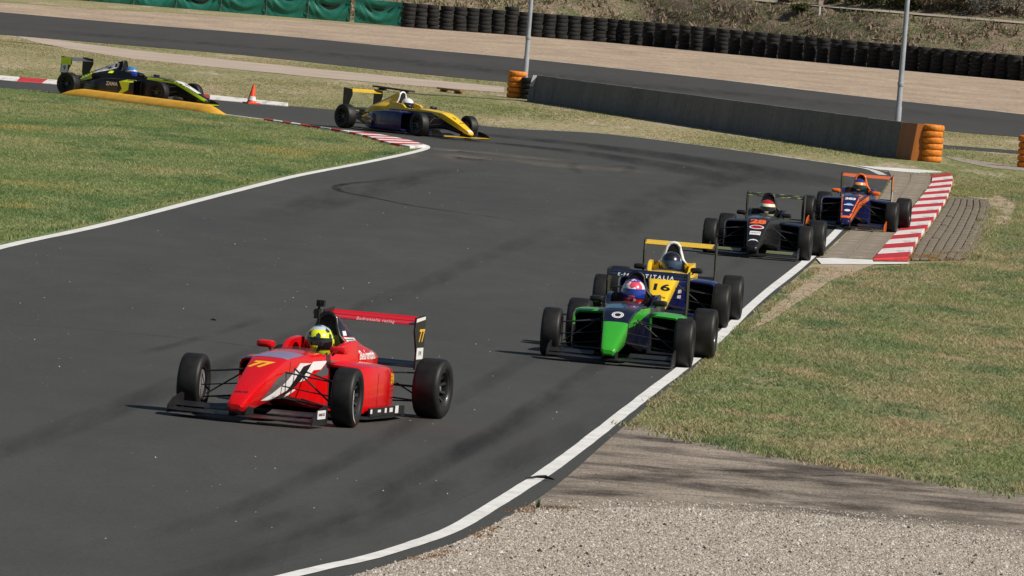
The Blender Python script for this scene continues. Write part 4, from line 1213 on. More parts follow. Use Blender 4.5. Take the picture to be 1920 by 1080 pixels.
def text2d(s, size, shear=0.0, bold=.0, spacing=1.0):
    cu = bpy.data.curves.new('lettering', 'FONT')
    cu.body = s; cu.size = size; cu.shear = shear; cu.offset = bold; cu.align_x = 'CENTER'; cu.align_y = 'CENTER'; cu.space_character = spacing
    cu.resolution_u = 3
    o = bpy.data.objects.new('lettering', cu); COL.objects.link(o)
    dg = bpy.context.evaluated_depsgraph_get()
    m_ = bpy.data.meshes.new_from_object(o.evaluated_get(dg))
    vs = [(v.co.x, v.co.y) for v in m_.vertices]; fs = [tuple(p.vertices) for p in m_.polygons]
    bpy.data.objects.remove(o); bpy.data.curves.remove(cu); bpy.data.meshes.remove(m_)
    return vs, fs
def poly2d(pts): return list(pts), [tuple(range(len(pts)))]
def ellipse2d(a, b, n=28, hole=0.0):
    if hole <= 0: return poly2d([(a * math.cos(2 * math.pi * k / n), b * math.sin(2 * math.pi * k / n)) for k in range(n)])
    vs = []
    for k in range(n):
        t = 2 * math.pi * k / n
        vs += [(a * math.cos(t), b * math.sin(t)), (a * hole * math.cos(t), b * hole * math.sin(t))]
    return vs, [(2 * k, (2 * k + 2) % (2 * n), (2 * k + 3) % (2 * n), 2 * k + 1) for k in range(n)]

def decal(name, shape, how, x0, c0, bvh, mat, parent, off=.0025, step=.035):
    """shape in (u,v). how 'nose': u right seen from ahead, v towards the cockpit; 'left'/'right': seen from that side (u along, v up); 'front': u right, v up"""
    vs, fs = shape
    bm = bmesh.new()
    bv = [bm.verts.new((u, v, 0)) for u, v in vs]
    for f in fs:
        try: bm.faces.new([bv[i] for i in f])
        except ValueError: pass
    us = [u for u, v in vs]; vv = [v for u, v in vs]
    if step:
        for ax, lo, hi in ((0, min(us), max(us)), (1, min(vv), max(vv))):
            k = math.ceil(lo / step) * step
            while k < hi:
                co = (k, 0, 0) if ax == 0 else (0, k, 0); no = (1, 0, 0) if ax == 0 else (0, 1, 0)
                bmesh.ops.bisect_plane(bm, geom=bm.verts[:] + bm.edges[:] + bm.faces[:], plane_co=co, plane_no=no)
                k += step
    last = None
    for v in bm.verts:
        u, w = v.co.x, v.co.y
        if how == 'nose': o, d = Vector((x0 - w, c0 + u, 2)), Vector((0, 0, -1))
        elif how == 'left': o, d = Vector((x0 - u, 2, c0 + w)), Vector((0, -1, 0))
        elif how == 'right': o, d = Vector((x0 + u, -2, c0 + w)), Vector((0, 1, 0))
        else: o, d = Vector((3, x0 + u, c0 + w)), Vector((-1, 0, 0))
        hit, nrm, _, dist = bvh.ray_cast(o, d)
        if hit is None:
            hit, nrm, _, dist = bvh.find_nearest(o + d * (last or 1.6))
        else: last = dist
        if nrm.dot(d) > 0: nrm = -nrm
        v.co = hit + nrm * off
    me = bpy.data.meshes.new(name); bm.to_mesh(me); bm.free(); me.materials.append(None)
    return put(name, me, mat, parent)

def flat_decal(name, shape, plane, mat, parent):
    """print on a plane: plane = (origin, u_dir, v_dir)"""
    o, ud, vd = (Vector(p) for p in plane)
    vs, fs = shape
    me = bpy.data.meshes.new(name); me.from_pydata([tuple(o + ud * u + vd * v) for u, v in vs], [], fs); me.materials.append(None)
    return put(name, me, mat, parent)

C_ = {'red': (.62, .003, .005), 'navy': (.004, .006, .020), 'black': (.008, .008, .009), 'green': (.035, .36, .025), 'yellow': (.84, .54, .012), 'blue': (.006, .009, .085),
      'white': (.78, .78, .78), 'orange': (.80, .15, .015), 'lime': (.76, .94, .03), 'grey': (.10, .10, .105), 'carbon': (.012, .012, .013), 'amber': (.85, .45, .02), 'maroon': (.12, .012, .02)}
PA = {k: paint('paint_' + k, v) for k, v in C_.items()}
PA['carbon'] = paint('carbon_fibre', C_['carbon'], .42, .12)
PA['black'] = paint('paint_black', C_['black'], .35, .22)
PA['navy'] = paint('paint_navy', C_['navy'], .35, .25)
M['tyre'] = mottled('race_tyre', (.0065, .0065, .0065), (.015, .0145, .014), 9, .55, .25, 60, .12, .004, spec=.35)
M['rim'] = paint('rim_black', (.016, .016, .018), .35, .4, .3)
M['hub'] = mottled('hub_metal', (.10, .10, .105), (.22, .22, .22), 8, .4, .2, 40)
M['dark_duct'] = mottled('dark_duct', (.006, .006, .007), (.012, .012, .013), 8, .8, .1, 40)
gs = NG(new_mat('windscreen_tint')); M['screen'] = gs.out((.05, .05, .055), .1, Alpha=.55)
gl = NG(new_mat('rain_light_lens')); M['lens'] = gl.out((.35, .01, .01), .2)

# ---- drivers
def driver_mesh():
    V = [(-1.22, 0, .20), (-1.30, 0, .34), (-1.38, 0, .50), (-1.40, 0, .565), (-1.39, 0, .62),          # pelvis, waist, chest, neck, head base
         (-1.38, .15, .515), (-1.18, .20, .44), (-.98, .12, .50), (-.93, .10, .515),                     # left shoulder, elbow, wrist, glove
         (-1.38, -.15, .515), (-1.18, -.20, .44), (-.98, -.12, .50), (-.93, -.10, .515),
         (-1.10, .10, .22), (-.62, .10, .38), (-.20, .08, .27), (-.08, .08, .33),                        # left hip, knee, ankle, toes
         (-1.10, -.10, .22), (-.62, -.10, .38), (-.20, -.08, .27), (-.08, -.08, .33)]
    Ed = [(0, 1), (1, 2), (2, 3), (3, 4), (2, 5), (5, 6), (6, 7), (7, 8), (2, 9), (9, 10), (10, 11), (11, 12), (0, 13), (13, 14), (14, 15), (15, 16), (0, 17), (17, 18), (18, 19), (19, 20)]
    rad = [(.13, .11), (.135, .10), (.15, .10), (.06, .06), (.06, .06), (.072, .068), (.048, .046), (.036, .034), (.04, .03), (.072, .068), (.048, .046), (.036, .034), (.04, .03),
           (.085, .08), (.06, .058), (.042, .04), (.035, .03), (.085, .08), (.06, .058), (.042, .04), (.035, .03)]
    # four fingers and a thumb closing round each side of the steering wheel
    for s, h in ((1, 8), (-1, 12)):
        hx, hy, hz = V[h]
        for k in range(4):
            b0 = len(V)
            zz = hz + .024 - k * .018
            V += [(hx + .030, hy + s * .012, zz), (hx + .050, hy - s * .006, zz - .002), (hx + .040, hy - s * .026, zz - .004)]
            Ed += [(h, b0), (b0, b0 + 1), (b0 + 1, b0 + 2)]; rad += [(.0095, .0095), (.009, .009), (.008, .008)]
        b0 = len(V)
        V += [(hx + .008, hy - s * .026, hz + .026), (hx + .028, hy - s * .036, hz + .034)]
        Ed += [(h, b0), (b0, b0 + 1)]; rad += [(.010, .010), (.009, .009)]
    me = bpy.data.meshes.new('person'); me.from_pydata(V, Ed, []); 
    o = bpy.data.objects.new('person_base', me); COL.objects.link(o)
    sk = o.modifiers.new('skin', 'SKIN')
    for i, r in enumerate(rad): me.skin_vertices[0].data[i].radius = r
    me.skin_vertices[0].data[0].use_root = True
    ss = o.modifiers.new('sub', 'SUBSURF'); ss.levels = 1; ss.render_levels = 1
    dg = bpy.context.evaluated_depsgraph_get()
    m2 = bpy.data.meshes.new_from_object(o.evaluated_get(dg)); m2.name = 'person'
    bpy.data.objects.remove(o); bpy.data.meshes.remove(me)
    for p in m2.polygons: p.use_smooth = True
    m2.materials.clear(); m2.materials.append(None)
    return m2
ME['person'] = driver_mesh()
# helmet: origin at its centre, x forward
def helmet_mesh():
    rings = []; NA = 28
    for i in range(15):
        t = i / 14; z = -.125 + t * .265
        # outline radius over height: chin, jaw, dome
        e = max(0.0, 1 - ((z - .005) / .137) ** 2) ** .5
        if z < -.02: e = max(e, .80 - .5 * max(0, (-.09 - z)) / .035 * .5)
        ring = []
        for k in range(NA):
            a = 2 * math.pi * k / NA; c, s = math.cos(a), math.sin(a)
            rx = .150 * e; ry = .122 * e
            chin = 1.0 + (.10 * max(0, c) ** 2 if z < -.03 else 0)
            ring.append((rx * c * chin, ry * s, z))
        rings.append(ring)
    return MB().loft(rings).mesh('helmet', 60)
ME['helmet'] = helmet_mesh()
def visor_mesh():
    vs = []; NA, NZ = 16, 5
    for j in range(NZ + 1):
        z = -.052 + .094 * j / NZ
        e = max(0.0, 1 - ((z - .005) / .137) ** 2) ** .5
        if z < -.02: e = max(e, .80)
        for i in range(NA + 1):
            a = R(-78 + 156 * i / NA)
            vs.append((.1545 * e * math.cos(a) * (1.06 if z < -.03 else 1.01), .1265 * e * math.sin(a), z))
    fs = [(j * (NA + 1) + i, j * (NA + 1) + i + 1, (j + 1) * (NA + 1) + i + 1, (j + 1) * (NA + 1) + i) for j in range(NZ) for i in range(NA)]
    return MB().add(vs, fs).mesh('visor', 60)
ME['visor'] = visor_mesh()
def helmet_mat(name, top, mid, low, z_top=.075, z_low=-.045, spot=None, spot_amt=.5, spot_scale=14):
    g = NG(new_mat(name))
    sp = g.n('ShaderNodeSeparateXYZ', None, Vector=g.tc()); z = sp.outputs[2]
    col = g.mix(g.math('GREATER_THAN', z, z_top), mid, top)
    col = g.mix(g.math('LESS_THAN', z, z_low), col, low)
    if spot:
        col = g.mix(g.math('MULTIPLY', g.math('GREATER_THAN', g.noise(spot_scale, 2), 1 - spot_amt), 1.0), col, spot)
    g.bsdf.inputs['Coat Weight'].default_value = .7
    return g.out(col, .25)

def add_driver(car, label, suit, hm, vis, hz=.68):
    x, y, z = car.location; rz = car.rotation_euler[2]
    p = put('person', ME['person'], mottled('race_suit', suit, tuple(c * .7 + .02 for c in suit), 8, .8, .2, 60), None, (x, y, z), (0, 0, rz))
    tag(p, label, 'person', 'drivers in the racing cars')
    h = put('helmet', ME['helmet'], hm, p, (-1.39, 0, hz)); h.scale = (1.12, 1.12, 1.14)
    put('visor', ME['visor'], vis, h)
    return p

def build_car(name, pose, label, L):
    x, y, a = pose
    car = empty(name, (x, y, .012 + L.get('z', 0)), a); tag(car, label, 'racing car', 'single-seater racing cars on track')
    P = lambda k: L.get(k, L['base'])
    body = put('body', ME['body'], P('body'), car)
    put('windscreen', ME['screen'], M['screen'], body)
    put('headrest', ME['headrest'], PA['carbon'], body)
    put('steering_wheel', ME['steer'], PA['carbon'], body, (-.93, 0, .50), (0, 0, R(90)))
    cov = put('engine_cover', ME['engine_cover'], P('cover'), car)
    put('air_intake', ME['intake'], M['dark_duct'], cov)
    put('roll_hoop', ME['hoop'], P('hoop'), cov)
    pods = {}
    for s, k in (('L', 'pod'), ('R', 'pod')):
        pods[s] = put('sidepod', ME['pod_' + s], P('pod'), car)
        put('inlet_duct', ME['duct_' + s], M['dark_duct'], pods[s])
        mo = put('mirror', ME['mir_' + s], P('mirror'), car); put('mirror_stalk', ME['stalk_' + s], PA['carbon'], mo)
    fl_ = put('floor', ME['floor'], PA['carbon'], car); put('skid_plank', ME['plank'], PA['carbon'], fl_)
    gb_ = put('gearbox', ME['gearbox'], PA['carbon'], car); put('rain_light', ME['rain_light'], M['lens'], gb_)
    fw = empty('front_wing', (0, 0, 0), 0, car)
    put('main_plane', ME['fw_main'], P('fw'), fw)
    for s in 'LR':
        put('flap', ME['fw_flap_' + s], P('fwflap'), fw); put('endplate', ME['fw_end_' + s], P('fwend'), fw); put('pylon', ME['pylon_' + s], PA['carbon'], fw)
    rw = empty('rear_wing', (0, 0, 0), 0, car)
    fs_ = '_flat' if L.get('flat') else ''
    put('main_plane', ME['rw_main' + fs_], P('rw'), rw); put('flap', ME['rw_flap' + fs_], P('rw'), rw); put('beam_wing', ME['rw_beam'], PA['carbon'], rw)
    for s in 'LR': put('endplate', ME['rw_end_' + s], P('rwend' + s) if 'rwend' + s in L else P('rwend'), rw)
    put('wing_pylon', ME['rw_pylon'], PA['carbon'], rw)
    for s in (1, -1):
        for nm, me in ARMS[s]: put(nm, me, PA['carbon'], car)
        for f, wx, ty, rad in (('F', 0, TF, RF), ('R', -WB, TR, RRR)):
            rz = (0 if s > 0 else math.pi) + (L.get('steer', 0) if f == 'F' else 0)
            w = put('wheel', ME['hub_' + f], M['hub'], car, (wx, s * ty * .5, rad), (0, 0, rz))
            spin = random.random() * 3
            put('tyre', ME['tyre_' + f], M['tyre'], w); put('rim', ME['rim_' + f], M['rim'], w, (0, 0, 0), (0, spin, 0))
            if L.get('bands') and s > 0:
                put('sidewall_band', ME['band_F'], PA['white'], w) if f == 'F' else None
                put('sidewall_band', ME['band_red'], PA['orange'], w) if f == 'F' else None
    for x_ in (.015, -.60):
        decal('panel_gap', poly2d([(-.15, -.004), (.15, -.004), (.15, .004), (-.15, .004)]), 'nose', x_, 0, BV['body'], M['dark_duct'], body, .0015)
    for hw in ('left', 'right'):
        decal('panel_gap', poly2d([(-.004, .24), (.004, .24), (.004, .555), (-.004, .555)]), hw, .015, 0, BV['body'], M['dark_duct'], body, .0015)
        decal('panel_gap', poly2d([(-.004, .12), (.004, .12), (.004, .46), (-.004, .46)]), hw, -1.28, 0, BV['podL' if hw == 'left' else 'podR'], M['dark_duct'], pods['L' if hw == 'left' else 'R'], .0015)
    return {'car': car, 'body': body, 'cover': cov, 'podL': pods['L'], 'podR': pods['R'], 'fw': fw, 'rw': rw}

CARB = PA['carbon']
YZ = lambda y, z, x: ((x, y, z), (0, 1, 0), (0, 0, 1))      # plane facing forward
LEFT_PLANE = lambda x, y, z: ((x, y, z), (-1, 0, 0), (0, 0, 1))
RIGHT_PLANE = lambda x, y, z: ((x, y, z), (1, 0, 0), (0, 0, 1))
rect = lambda a, b: poly2d([(-a, -b), (a, -b), (a, b), (-a, b)])

# 1 --- red car, number 77
cr = build_car('racing_car', (-2.155, 78.88, -1.857), 'red racing car number 77 leading, with camera on its roll hoop',
    dict(base=PA['red'], cover=PA['red'], hoop=PA['black'], fw=CARB, fwflap=CARB, fwend=CARB, rw=PA['red'], rwend=CARB, mirror=PA['red'], steer=.09, bands=True))
b_, c_ = cr['body'], cr['cover']
decal('race_number', text2d('77', .175, .35, .010), 'nose', .27, -.050, BV['body'], PA['amber'], b_)
decal('stripe', poly2d([(-.60, .20), (-.33, .20), (0, .285), (.17, .42), (.30, .505), (.50, .53), (.22, .535), (.10, .46), (-.10, .345), (-.35, .26)]), 'left', 0, 0, BV['body'], PA['white'], b_)
decal('stripe', poly2d([(-.60, .205), (-.35, .264), (-.10, .349), (.09, .462), (-.10, .455), (-.28, .40), (-.45, .29)]), 'left', 0, 0, BV['body'], PA['grey'], b_, .003)
decal('stripe', poly2d([(-.32, .198), (.0, .28), (.17, .415), (.30, .50), (.52, .53), (.36, .44), (.19, .33), (-.05, .225)]), 'left', 0, 0, BV['body'], PA['black'], b_, .0035)
decal('stripe', poly2d([(.52, .545), (.84, .55), (.70, .47), (.54, .465), (.38, .38), (.24, .36), (.38, .45)]), 'left', 0, 0, BV['body'], PA['white'], b_, .004)
decal('stripe', poly2d([(.86, .55), (1.14, .545), (.90, .42), (.70, .40), (.58, .43), (.72, .468)]), 'left', 0, 0, BV['body'], PA['grey'], b_, .003)
decal('stripe', poly2d([(-.12, .215), (.16, .30), (.18, .285), (-.08, .200)]), 'left', 0, 0, BV['body'], PA['white'], b_, .0045)
decal('nose_lettering', text2d('abarth', .05, .3, .002), 'nose', .82, -.01, BV['body'], PA['maroon'], b_)
decal('cockpit_tint', poly2d([(-.17, -.05), (.17, -.05), (.20, .36), (-.20, .36)]), 'nose', .02, 0, BV['body'], paint('lilac_sky_reflection', (.26, .20, .33), .25), b_)  # sky reflection on the glossy cockpit top, painted as a lilac patch
decal('cover_panel', poly2d([(-.02, .755), (.42, .735), (.30, .86), (.10, .935), (-.02, .955)]), 'left', -1.605, 0, BV['cover'], PA['navy'], c_)
decal('cover_stripe', poly2d([(.0, .700), (.56, .695), (.54, .722), (.0, .740)]), 'left', -1.66, 0, BV['cover'], PA['white'], c_)
decal('cover_stripe', poly2d([(.0, .716), (.54, .706), (.54, .712), (.0, .724)]), 'left', -1.66, 0, BV['cover'], paint('flag_green', (.02, .16, .07)), c_, .004)
decal('cover_patch', rect(.05, .022), 'left', -1.72, .775, BV['cover'], PA['white'], c_, .004)
decal('cover_lettering', text2d('Bedrentalia', .120, 0, .003, .95), 'left', -1.97, .580, BV['cover'], PA['white'], c_)
decal('pod_lettering', text2d('EMI', .12, 0, .005), 'left', -1.83, .385, BV['podL'], PA['amber'], cr['podL'])
for k, (dx, w, h) in enumerate([(-1.0, .03, .02), (-1.25, .05, .012), (-1.45, .03, .022), (-1.62, .05, .02), (-1.80, .05, .035)]):
    flat_decal('floor_sticker', rect(w, h), LEFT_PLANE(dx, .6835, .105), PA['white'], cr['podL'])
put('floor_skirt', MB().box((-2.05, .655, .058), (-.98, .680, .135)).mesh('floor_skirt', 0), CARB, cr['podL'])
flat_decal('wing_sticker', rect(.12, .04), LEFT_PLANE(.60, .7075, .125), PA['white'], cr['fw'])
flat_decal('wing_sticker_lettering', text2d('HANKOOK', .036, 0, .001), LEFT_PLANE(.60, .7090, .125), PA['maroon'], cr['fw'])
flat_decal('endplate_number', text2d('77', .17, .15, .004), LEFT_PLANE(-3.095, .4725, .75), PA['amber'], cr['rw'])
flat_decal('endplate_panel', rect(.105, .055), LEFT_PLANE(-3.085, .4725, .585), PA['white'], cr['rw'])
flat_decal('endplate_lettering', text2d('EMI', .06), LEFT_PLANE(-3.085, .4740, .585), PA['navy'], cr['rw'])
flat_decal('endplate_stripe', poly2d([(-.16, .14), (.13, .165), (.13, .195), (-.15, .175)]), LEFT_PLANE(-3.06, .4725, .745), PA['white'], cr['rw'])
flat_decal('wing_lettering', text2d('Bedrentalia racing', .045, .2, .0, 1.15), ((-2.893, .06, .876), (0, 1, 0), (-.35, 0, .94)), PA['white'], cr['rw'])
# action camera on a clamp
cam_root = empty('onboard_camera', (-1.60, -.06, .93), 0, cr['car'])
put('clamp', MB().box((-.02, -.07, -.03), (.05, -.02, .06)).tube([(.01, -.045, .05), (.02, -.03, .085)], .012, 6).box((-.03, -.075, .015), (.06, -.06, .045)).mesh('clamp', 0), M['black_rubber'], cam_root)
put('camera_body', MB().box((-.02, -.06, .085), (.03, .015, .145)).lathe([(0, 0), (.001, 0)], 3).mesh('camera_body', 0), M['black_rubber'], cam_root)
put('camera_lens', MB().tube([(.03, -.03, .12), (.045, -.03, .12)], .016, 12).mesh('camera_lens', 30), M['dark_duct'], cam_root)
vis_dark = NG(new_mat('visor_dark')).out((.008, .008, .012), .08, Coat_Weight=.8)
vis_blue = NG(new_mat('visor_blue')).out((.01, .04, .30), .08, Coat_Weight=.8)
vis_green = NG(new_mat('visor_green')).out((.008, .03, .035), .08, Coat_Weight=.8)
add_driver(cr['car'], 'driver in the red car wearing a neon yellow helmet', (.06, .06, .07), helmet_mat('helmet_neon', (.45, .55, .66), (.74, .82, .02), (.66, .74, .04), .105, -.06, (.03, .045, .03), .45, 16), vis_dark, .690)

# 2 --- green car
gm_ = paint2('green_navy', C_['navy'], C_['green'], lambda g, x, y, z: g.math('GREATER_THAN', x, .40))
pod_g = paint2('pod_green', C_['black'], C_['green'], lambda g, x, y, z: g.math('GREATER_THAN', g.math('ADD', z, g.math('MULTIPLY', x, .05)), .30))
cg = build_car('racing_car', (1.229, 95.65, -1.681), 'green and navy racing car with white ring logo on its nose',
    dict(base=PA['navy'], body=gm_, cover=PA['navy'], pod=pod_g, hoop=PA['navy'], fw=CARB, fwflap=CARB, fwend=CARB, rw=PA['navy'], rwend=CARB, mirror=PA['black'], steer=.02))
decal('ring_logo', ellipse2d(.068, .085, 30, .82), 'nose', .22, 0, BV['body'], PA['white'], cg['body'])
decal('ring_logo', ellipse2d(.050, .062, 30, .72), 'nose', .22, 0, BV['body'], PA['white'], cg['body'])
for s in (1, -1):
    decal('edge_stripe', poly2d([(-.02, .42), (.9, .56), (.9, .60), (.3, .595), (-.06, .55), (-.38, .43), (-.34, .40)]), 'left' if s > 0 else 'right', 0 if s > 0 else 0, 0, BV['body'], PA['green'], cg['body']) if s > 0 else None
decal('edge_stripe', poly2d([(.38, .40), (.06, .54), (-.30, .58), (-.9, .595), (-.9, .56), (-.02, .50), (.34, .38)]), 'right', 0, 0, BV['body'], PA['green'], cg['body'])
decal('cockpit_tint', poly2d([(-.17, .0), (.02, .0), (.04, .40), (-.19, .40)]), 'nose', -.05, 0, BV['body'], paint('teal', (.012, .085, .15), .25), cg['body'])
flat_decal('wing_lettering', text2d('TITALIA', .062, .1, .002, 1.6), ((-2.893, .14, .876), (0, 1, 0), (-.35, 0, .94)), PA['white'], cg['rw'])
flat_decal('wing_lettering', text2d('E-F4', .05, .1, .001, 1.5), ((-2.893, -.28, .876), (0, 1, 0), (-.35, 0, .94)), PA['white'], cg['rw'])
add_driver(cg['car'], 'driver in the green car wearing a pink, white and blue helmet', (.45, .02, .03), helmet_mat('helmet_pink', (.08, .04, .30), (.62, .07, .11), (.58, .02, .03), .11, -.05, (.78, .74, .74), .44, 8), vis_blue, .735)

# 3 --- yellow 16
y16b = paint2('yellow_16', C_['blue'], C_['yellow'], lambda g, x, y, z: g.math('GREATER_THAN', z, g.math('ADD', .47, g.math('MULTIPLY', g.math('MAXIMUM', x, -.2), -.40))))
cy = build_car('racing_car', (1.880, 106.92, -1.652), 'yellow and blue racing car number 16 behind the green car',
    dict(base=PA['yellow'], body=y16b, cover=PA['yellow'], pod=PA['blue'], flat=True, hoop=PA['white'], fw=PA['yellow'], fwflap=CARB, fwend=CARB, rw=PA['yellow'], rwend=CARB, mirror=PA['black']))
decal('race_number', text2d('16', .25, 0, .008), 'nose', .42, 0, BV['body'], PA['black'], cy['body'])
decal('nose_lettering', text2d('aprilie', .07, .2, .001), 'nose', .68, .0, BV['body'], PA['maroon'], cy['body'])
for z in (.40, .33): decal('pod_patch', rect(.13, .022), 'left', -.25, z, BV['body'], PA['white'], cy['body'])
add_driver(cy['car'], 'driver in yellow car number 16 wearing a black helmet with white band', (.03, .03, .035), helmet_mat('helmet_black', (.01, .01, .012), (.015, .015, .02), (.02, .02, .03), .09, -.05, (.5, .5, .5), .30, 8), NG(new_mat('visor_slate')).out((.04, .07, .13), .08, Coat_Weight=.8), .695)

# 4 --- black 28
ck = build_car('racing_car', (3.794, 134.33, -1.680), 'black racing car with orange number 28 beside the orange and navy car',
    dict(base=PA['black'], flat=True, cover=PA['black'], pod=PA['navy'], hoop=PA['black'], fw=CARB, fwflap=paint('olive_flap', (.16, .17, .07)), fwend=CARB,
         rw=mottled('olive_streaks', (.02, .022, .012), (.30, .32, .10), 6, .35, .1, 20, 0, .01, (1, 1.2, 6), .5, .62), rwend=PA['carbon'], mirror=PA['black']))
decal('race_number', text2d('28', .24, 0, .014), 'nose', .16, 0, BV['body'], paint('number_orange', (.80, .14, .03)), ck['body'])
decal('oval_badge', ellipse2d(.115, .075, 28), 'nose', .37, 0, BV['body'], PA['white'], ck['body'])
decal('oval_badge', ellipse2d(.095, .056, 28), 'nose', .37, 0, BV['body'], paint('badge_red', (.55, .01, .03)), ck['body'], .004)
decal('badge_lettering', text2d('Beta', .07, .2, .001), 'nose', .37, 0, BV['body'], PA['maroon'], ck['body'], .0055)
decal('nose_patch', rect(.085, .06), 'nose', .58, 0, BV['body'], PA['white'], ck['body'])
decal('nose_patch_lettering', text2d('AKM', .07), 'nose', .58, 0, BV['body'], PA['navy'], ck['body'], .004)
decal('nose_crescent', poly2d([(-.085, -.03), (-.05, .02), (0, .035), (.05, .02), (.085, -.03), (.03, 0), (-.03, 0)]), 'nose', .82, 0, BV['body'], PA['white'], ck['body'])
decal('cockpit_tint', poly2d([(-.16, .0), (.02, .0), (.04, .34), (-.18, .34)]), 'nose', -.15, 0, BV['body'], paint('steel_blue', (.04, .075, .17), .25), ck['body'])
add_driver(ck['car'], 'driver in the black car wearing a cream helmet with red top', (.03, .03, .035), helmet_mat('helmet_cream', (.40, .015, .02), (.74, .70, .46), (.74, .72, .48), .082, -.20), vis_dark, .715)

# 5 --- orange and navy
co = build_car('racing_car', (5.933, 152.86, -1.696), 'navy racing car with orange stripes and orange mirrors on the kerb',
    dict(base=PA['blue'], body=paint('deep_navy', (.010, .012, .075)), flat=True, cover=PA['orange'], pod=paint('deep_navy_pod', (.010, .012, .075)), hoop=PA['orange'], fw=CARB, fwflap=CARB, fwend=PA['orange'], rw=PA['orange'], rwend=CARB, mirror=PA['orange']))
N = lambda pts: poly2d([(y, -x) for x, y in pts])
for s in (1, -1):
    decal('nose_stripe', N([(.93, s * .100), (.93, s * .065), (.30, s * .125), (-.30, s * .165), (-.30, s * .195), (.30, s * .155)]), 'nose', 0, 0, BV['body'], PA['orange'], co['body'])
decal('nose_stripe', N([(.93, -.10), (.93, .10), (.86, .10), (.86, -.10)]), 'nose', 0, 0, BV['body'], PA['orange'], co['body'], .004)
decal('side_stripe', poly2d([(-.90, .20), (-.2, .50), (.40, .56), (.72, .60), (.72, .52), (.3, .47), (-.12, .38), (-.80, .15)]), 'left', 0, 0, BV['body'], PA['orange'], co['body'])
decal('side_stripe', poly2d([(-.92, .205), (-.2, .525), (.40, .59), (.40, .565), (-.2, .503), (-.90, .200)]), 'left', 0, 0, BV['body'], PA['maroon'], co['body'], .004)
decal('race_number', text2d('383', .13, 0, .008), 'nose', .18, 0, BV['body'], PA['white'], co['body'])
flat_decal('endplate_panel', poly2d([(-.16, -.08), (.13, -.08), (.13, .19), (-.16, .17)]), LEFT_PLANE(-3.06, .4725, .76), PA['orange'], co['rw'])
flat_decal('endplate_panel', rect(.09, .10), LEFT_PLANE(-3.09, .4725, .56), PA['white'], co['rw'])
decal('star_badge', ellipse2d(.06, .05, 20), 'nose', .42, 0, BV['body'], paint('badge_blue', (.15, .35, .70)), co['body'])
decal('star_badge', poly2d([(-.085, -.02), (.085, -.02), (.085, .01), (-.085, .01)]), 'nose', .44, 0, BV['body'], PA['white'], co['body'], .004)
decal('nose_patch', ellipse2d(.055, .04, 20), 'nose', .66, 0, BV['body'], PA['white'], co['body'])
add_driver(co['car'], 'driver in the navy and orange car wearing an orange and blue helmet', (.02, .03, .12), helmet_mat('helmet_orange', (.02, .03, .20), (.80, .27, .05), (.03, .12, .13), .085, -.045, (.08, .12, .30), .28, 9), vis_green, .725)

# 6 --- yellow and navy entering the corner
ylm = paint2('yellow_low_navy', C_['navy'], C_['yellow'], lambda g, x, y, z: g.math('GREATER_THAN', z, g.math('ADD', .47, g.math('MULTIPLY', g.math('MAXIMUM', x, -.25), -.36))))
cl = build_car('racing_car', (-1.883, 198.98, -.862), 'yellow and navy racing car with white roll hoop rounding the inner apex',
    dict(base=PA['yellow'], body=ylm, cover=PA['yellow'], pod=PA['blue'], hoop=PA['white'], fw=PA['yellow'], fwflap=PA['navy'], fwend=PA['black'], rw=PA['yellow'], rwend=PA['black'], mirror=PA['black'], steer=-.10))
flat_decal('endplate_number', text2d('5', .16), RIGHT_PLANE(-3.10, -.4725, .70), PA['grey'], cl['rw'])
decal('race_number', text2d('5', .14, 0, .004), 'nose', .38, -.02, BV['body'], PA['black'], cl['body'])
decal('nose_lettering', text2d('aprile', .06, .2, .001), 'nose', .60, .01, BV['body'], PA['black'], cl['body'])
decal('nose_tip_patch', poly2d([(-.08, -.04), (.08, -.04), (.09, .035), (-.09, .035)]), 'nose', .95, 0, BV['body'], PA['white'], cl['body'])
decal('pod_badge', rect(.045, .09), 'right', -1.62, .30, BV['podR'], PA['grey'], cl['podR'])
decal('pod_lettering', text2d('A&K', .13), 'right', -1.95, .28, BV['podR'], paint('faded_blue', (.05, .06, .16)), cl['podR'])
add_driver(cl['car'], 'driver in the yellow and navy car wearing a plain white helmet', (.5, .5, .5), helmet_mat('helmet_white', (.80, .80, .80), (.78, .78, .78), (.72, .72, .74), .09, -.05), vis_dark)

# 7 --- black and lime behind the yellow kerb block
cq = build_car('racing_car', (-8.70, 211.5, -.565), 'black and lime racing car behind the long yellow kerb block',
    dict(base=PA['black'], cover=PA['black'], pod=PA['black'], hoop=PA['black'], fw=PA['lime'], fwflap=PA['black'], fwend=PA['black'], rw=PA['grey'], rwend=PA['black'], mirror=PA['black'], z=0))
flat_decal('endplate_panel', poly2d([(-.15, -.03), (.16, -.03), (.16, .165), (-.15, .145)]), RIGHT_PLANE(-3.06, -.4725, .78), PA['lime'], cq['rw'])
flat_decal('endplate_panel', rect(.10, .10), RIGHT_PLANE(-3.09, -.4730, .65), PA['white'], cq['rw'])
flat_decal('endplate_number', text2d('9', .16, 0, .004), RIGHT_PLANE(-3.09, -.4745, .66), PA['navy'], cq['rw'])
decal('cover_panel', poly2d([(-.62, .575), (-.12, .70), (.10, .78), (.12, .88), (.02, .915), (-.20, .83), (-.60, .665)]), 'right', -1.80, 0, BV['cover'], PA['white'], cq['cover'], .010, .02)
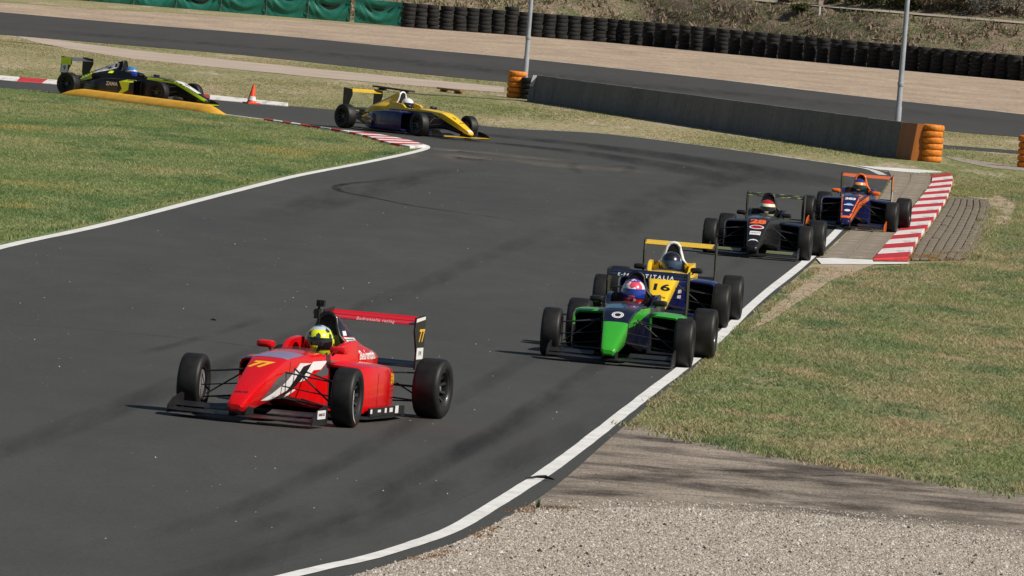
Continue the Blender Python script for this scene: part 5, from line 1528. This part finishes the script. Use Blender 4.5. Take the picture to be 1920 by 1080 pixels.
decal('cover_lettering', text2d('lingo', .12, .3, .002), 'right', -2.02, .745, BV['cover'], PA['grey'], cq['cover'], .014, .02)
decal('cover_lettering', ellipse2d(.035, .045, 14), 'right', -1.78, .83, BV['cover'], PA['maroon'], cq['cover'], .015, .02)
decal('cover_patch', rect(.12, .03), 'right', -1.78, .665, BV['cover'], PA['lime'], cq['cover'])
decal('cover_tail', poly2d([(-.38, .36), (.14, .46), (.06, .645), (-.36, .50)]), 'right', -2.5, 0, BV['cover'], PA['lime'], cq['cover'])
decal('pod_arrow', poly2d([(-.26, .06), (-.06, .28), (-.16, .46), (.06, .515), (.24, .515), (.24, .47), (.14, .44), (.12, .26)]), 'right', -1.12, 0, BV['podR'], PA['lime'], cq['podR'])
decal('pod_lettering', text2d('ZAMA', .13, 0, .004), 'right', -1.50, .38, BV['podR'], PA['white'], cq['podR'])
decal('pod_lettering', text2d('costruzioni', .075), 'right', -1.50, .29, BV['podR'], PA['grey'], cq['podR'])
decal('pod_lettering', text2d('racing team', .075), 'right', -1.50, .22, BV['podR'], PA['grey'], cq['podR'])
for s, hw in ((1, 'left'), (-1, 'right')):
    decal('nose_stripe', poly2d([(-s * -.70 if s < 0 else -.70, .57)] and ([(-.72, .56), (.06, .515), (.95, .135), (.99, .190), (.12, .580), (-.72, .615)] if s < 0 else [(.72, .56), (-.06, .515), (-.95, .135), (-.99, .190), (-.12, .580), (.72, .615)])), hw, 0, 0, BV['body'], PA['lime'], cq['body'])
decal('nose_panel', N([(.72, -.085), (.72, .085), (.10, .13), (.02, .10), (.02, -.10), (.10, -.13)]), 'nose', 0, 0, BV['body'], PA['white'], cq['body'])
decal('race_number', text2d('9', .20, 0, .004), 'nose', .35, 0, BV['body'], PA['grey'], cq['body'], .004)
add_driver(cq['car'], 'driver in the black and lime car wearing a blue and white helmet', (.40, .02, .03), helmet_mat('helmet_blue', (.05, .20, .50), (.70, .68, .70), (.05, .06, .40), .06, -.01, (.30, .05, .15), .35, 10), vis_blue)
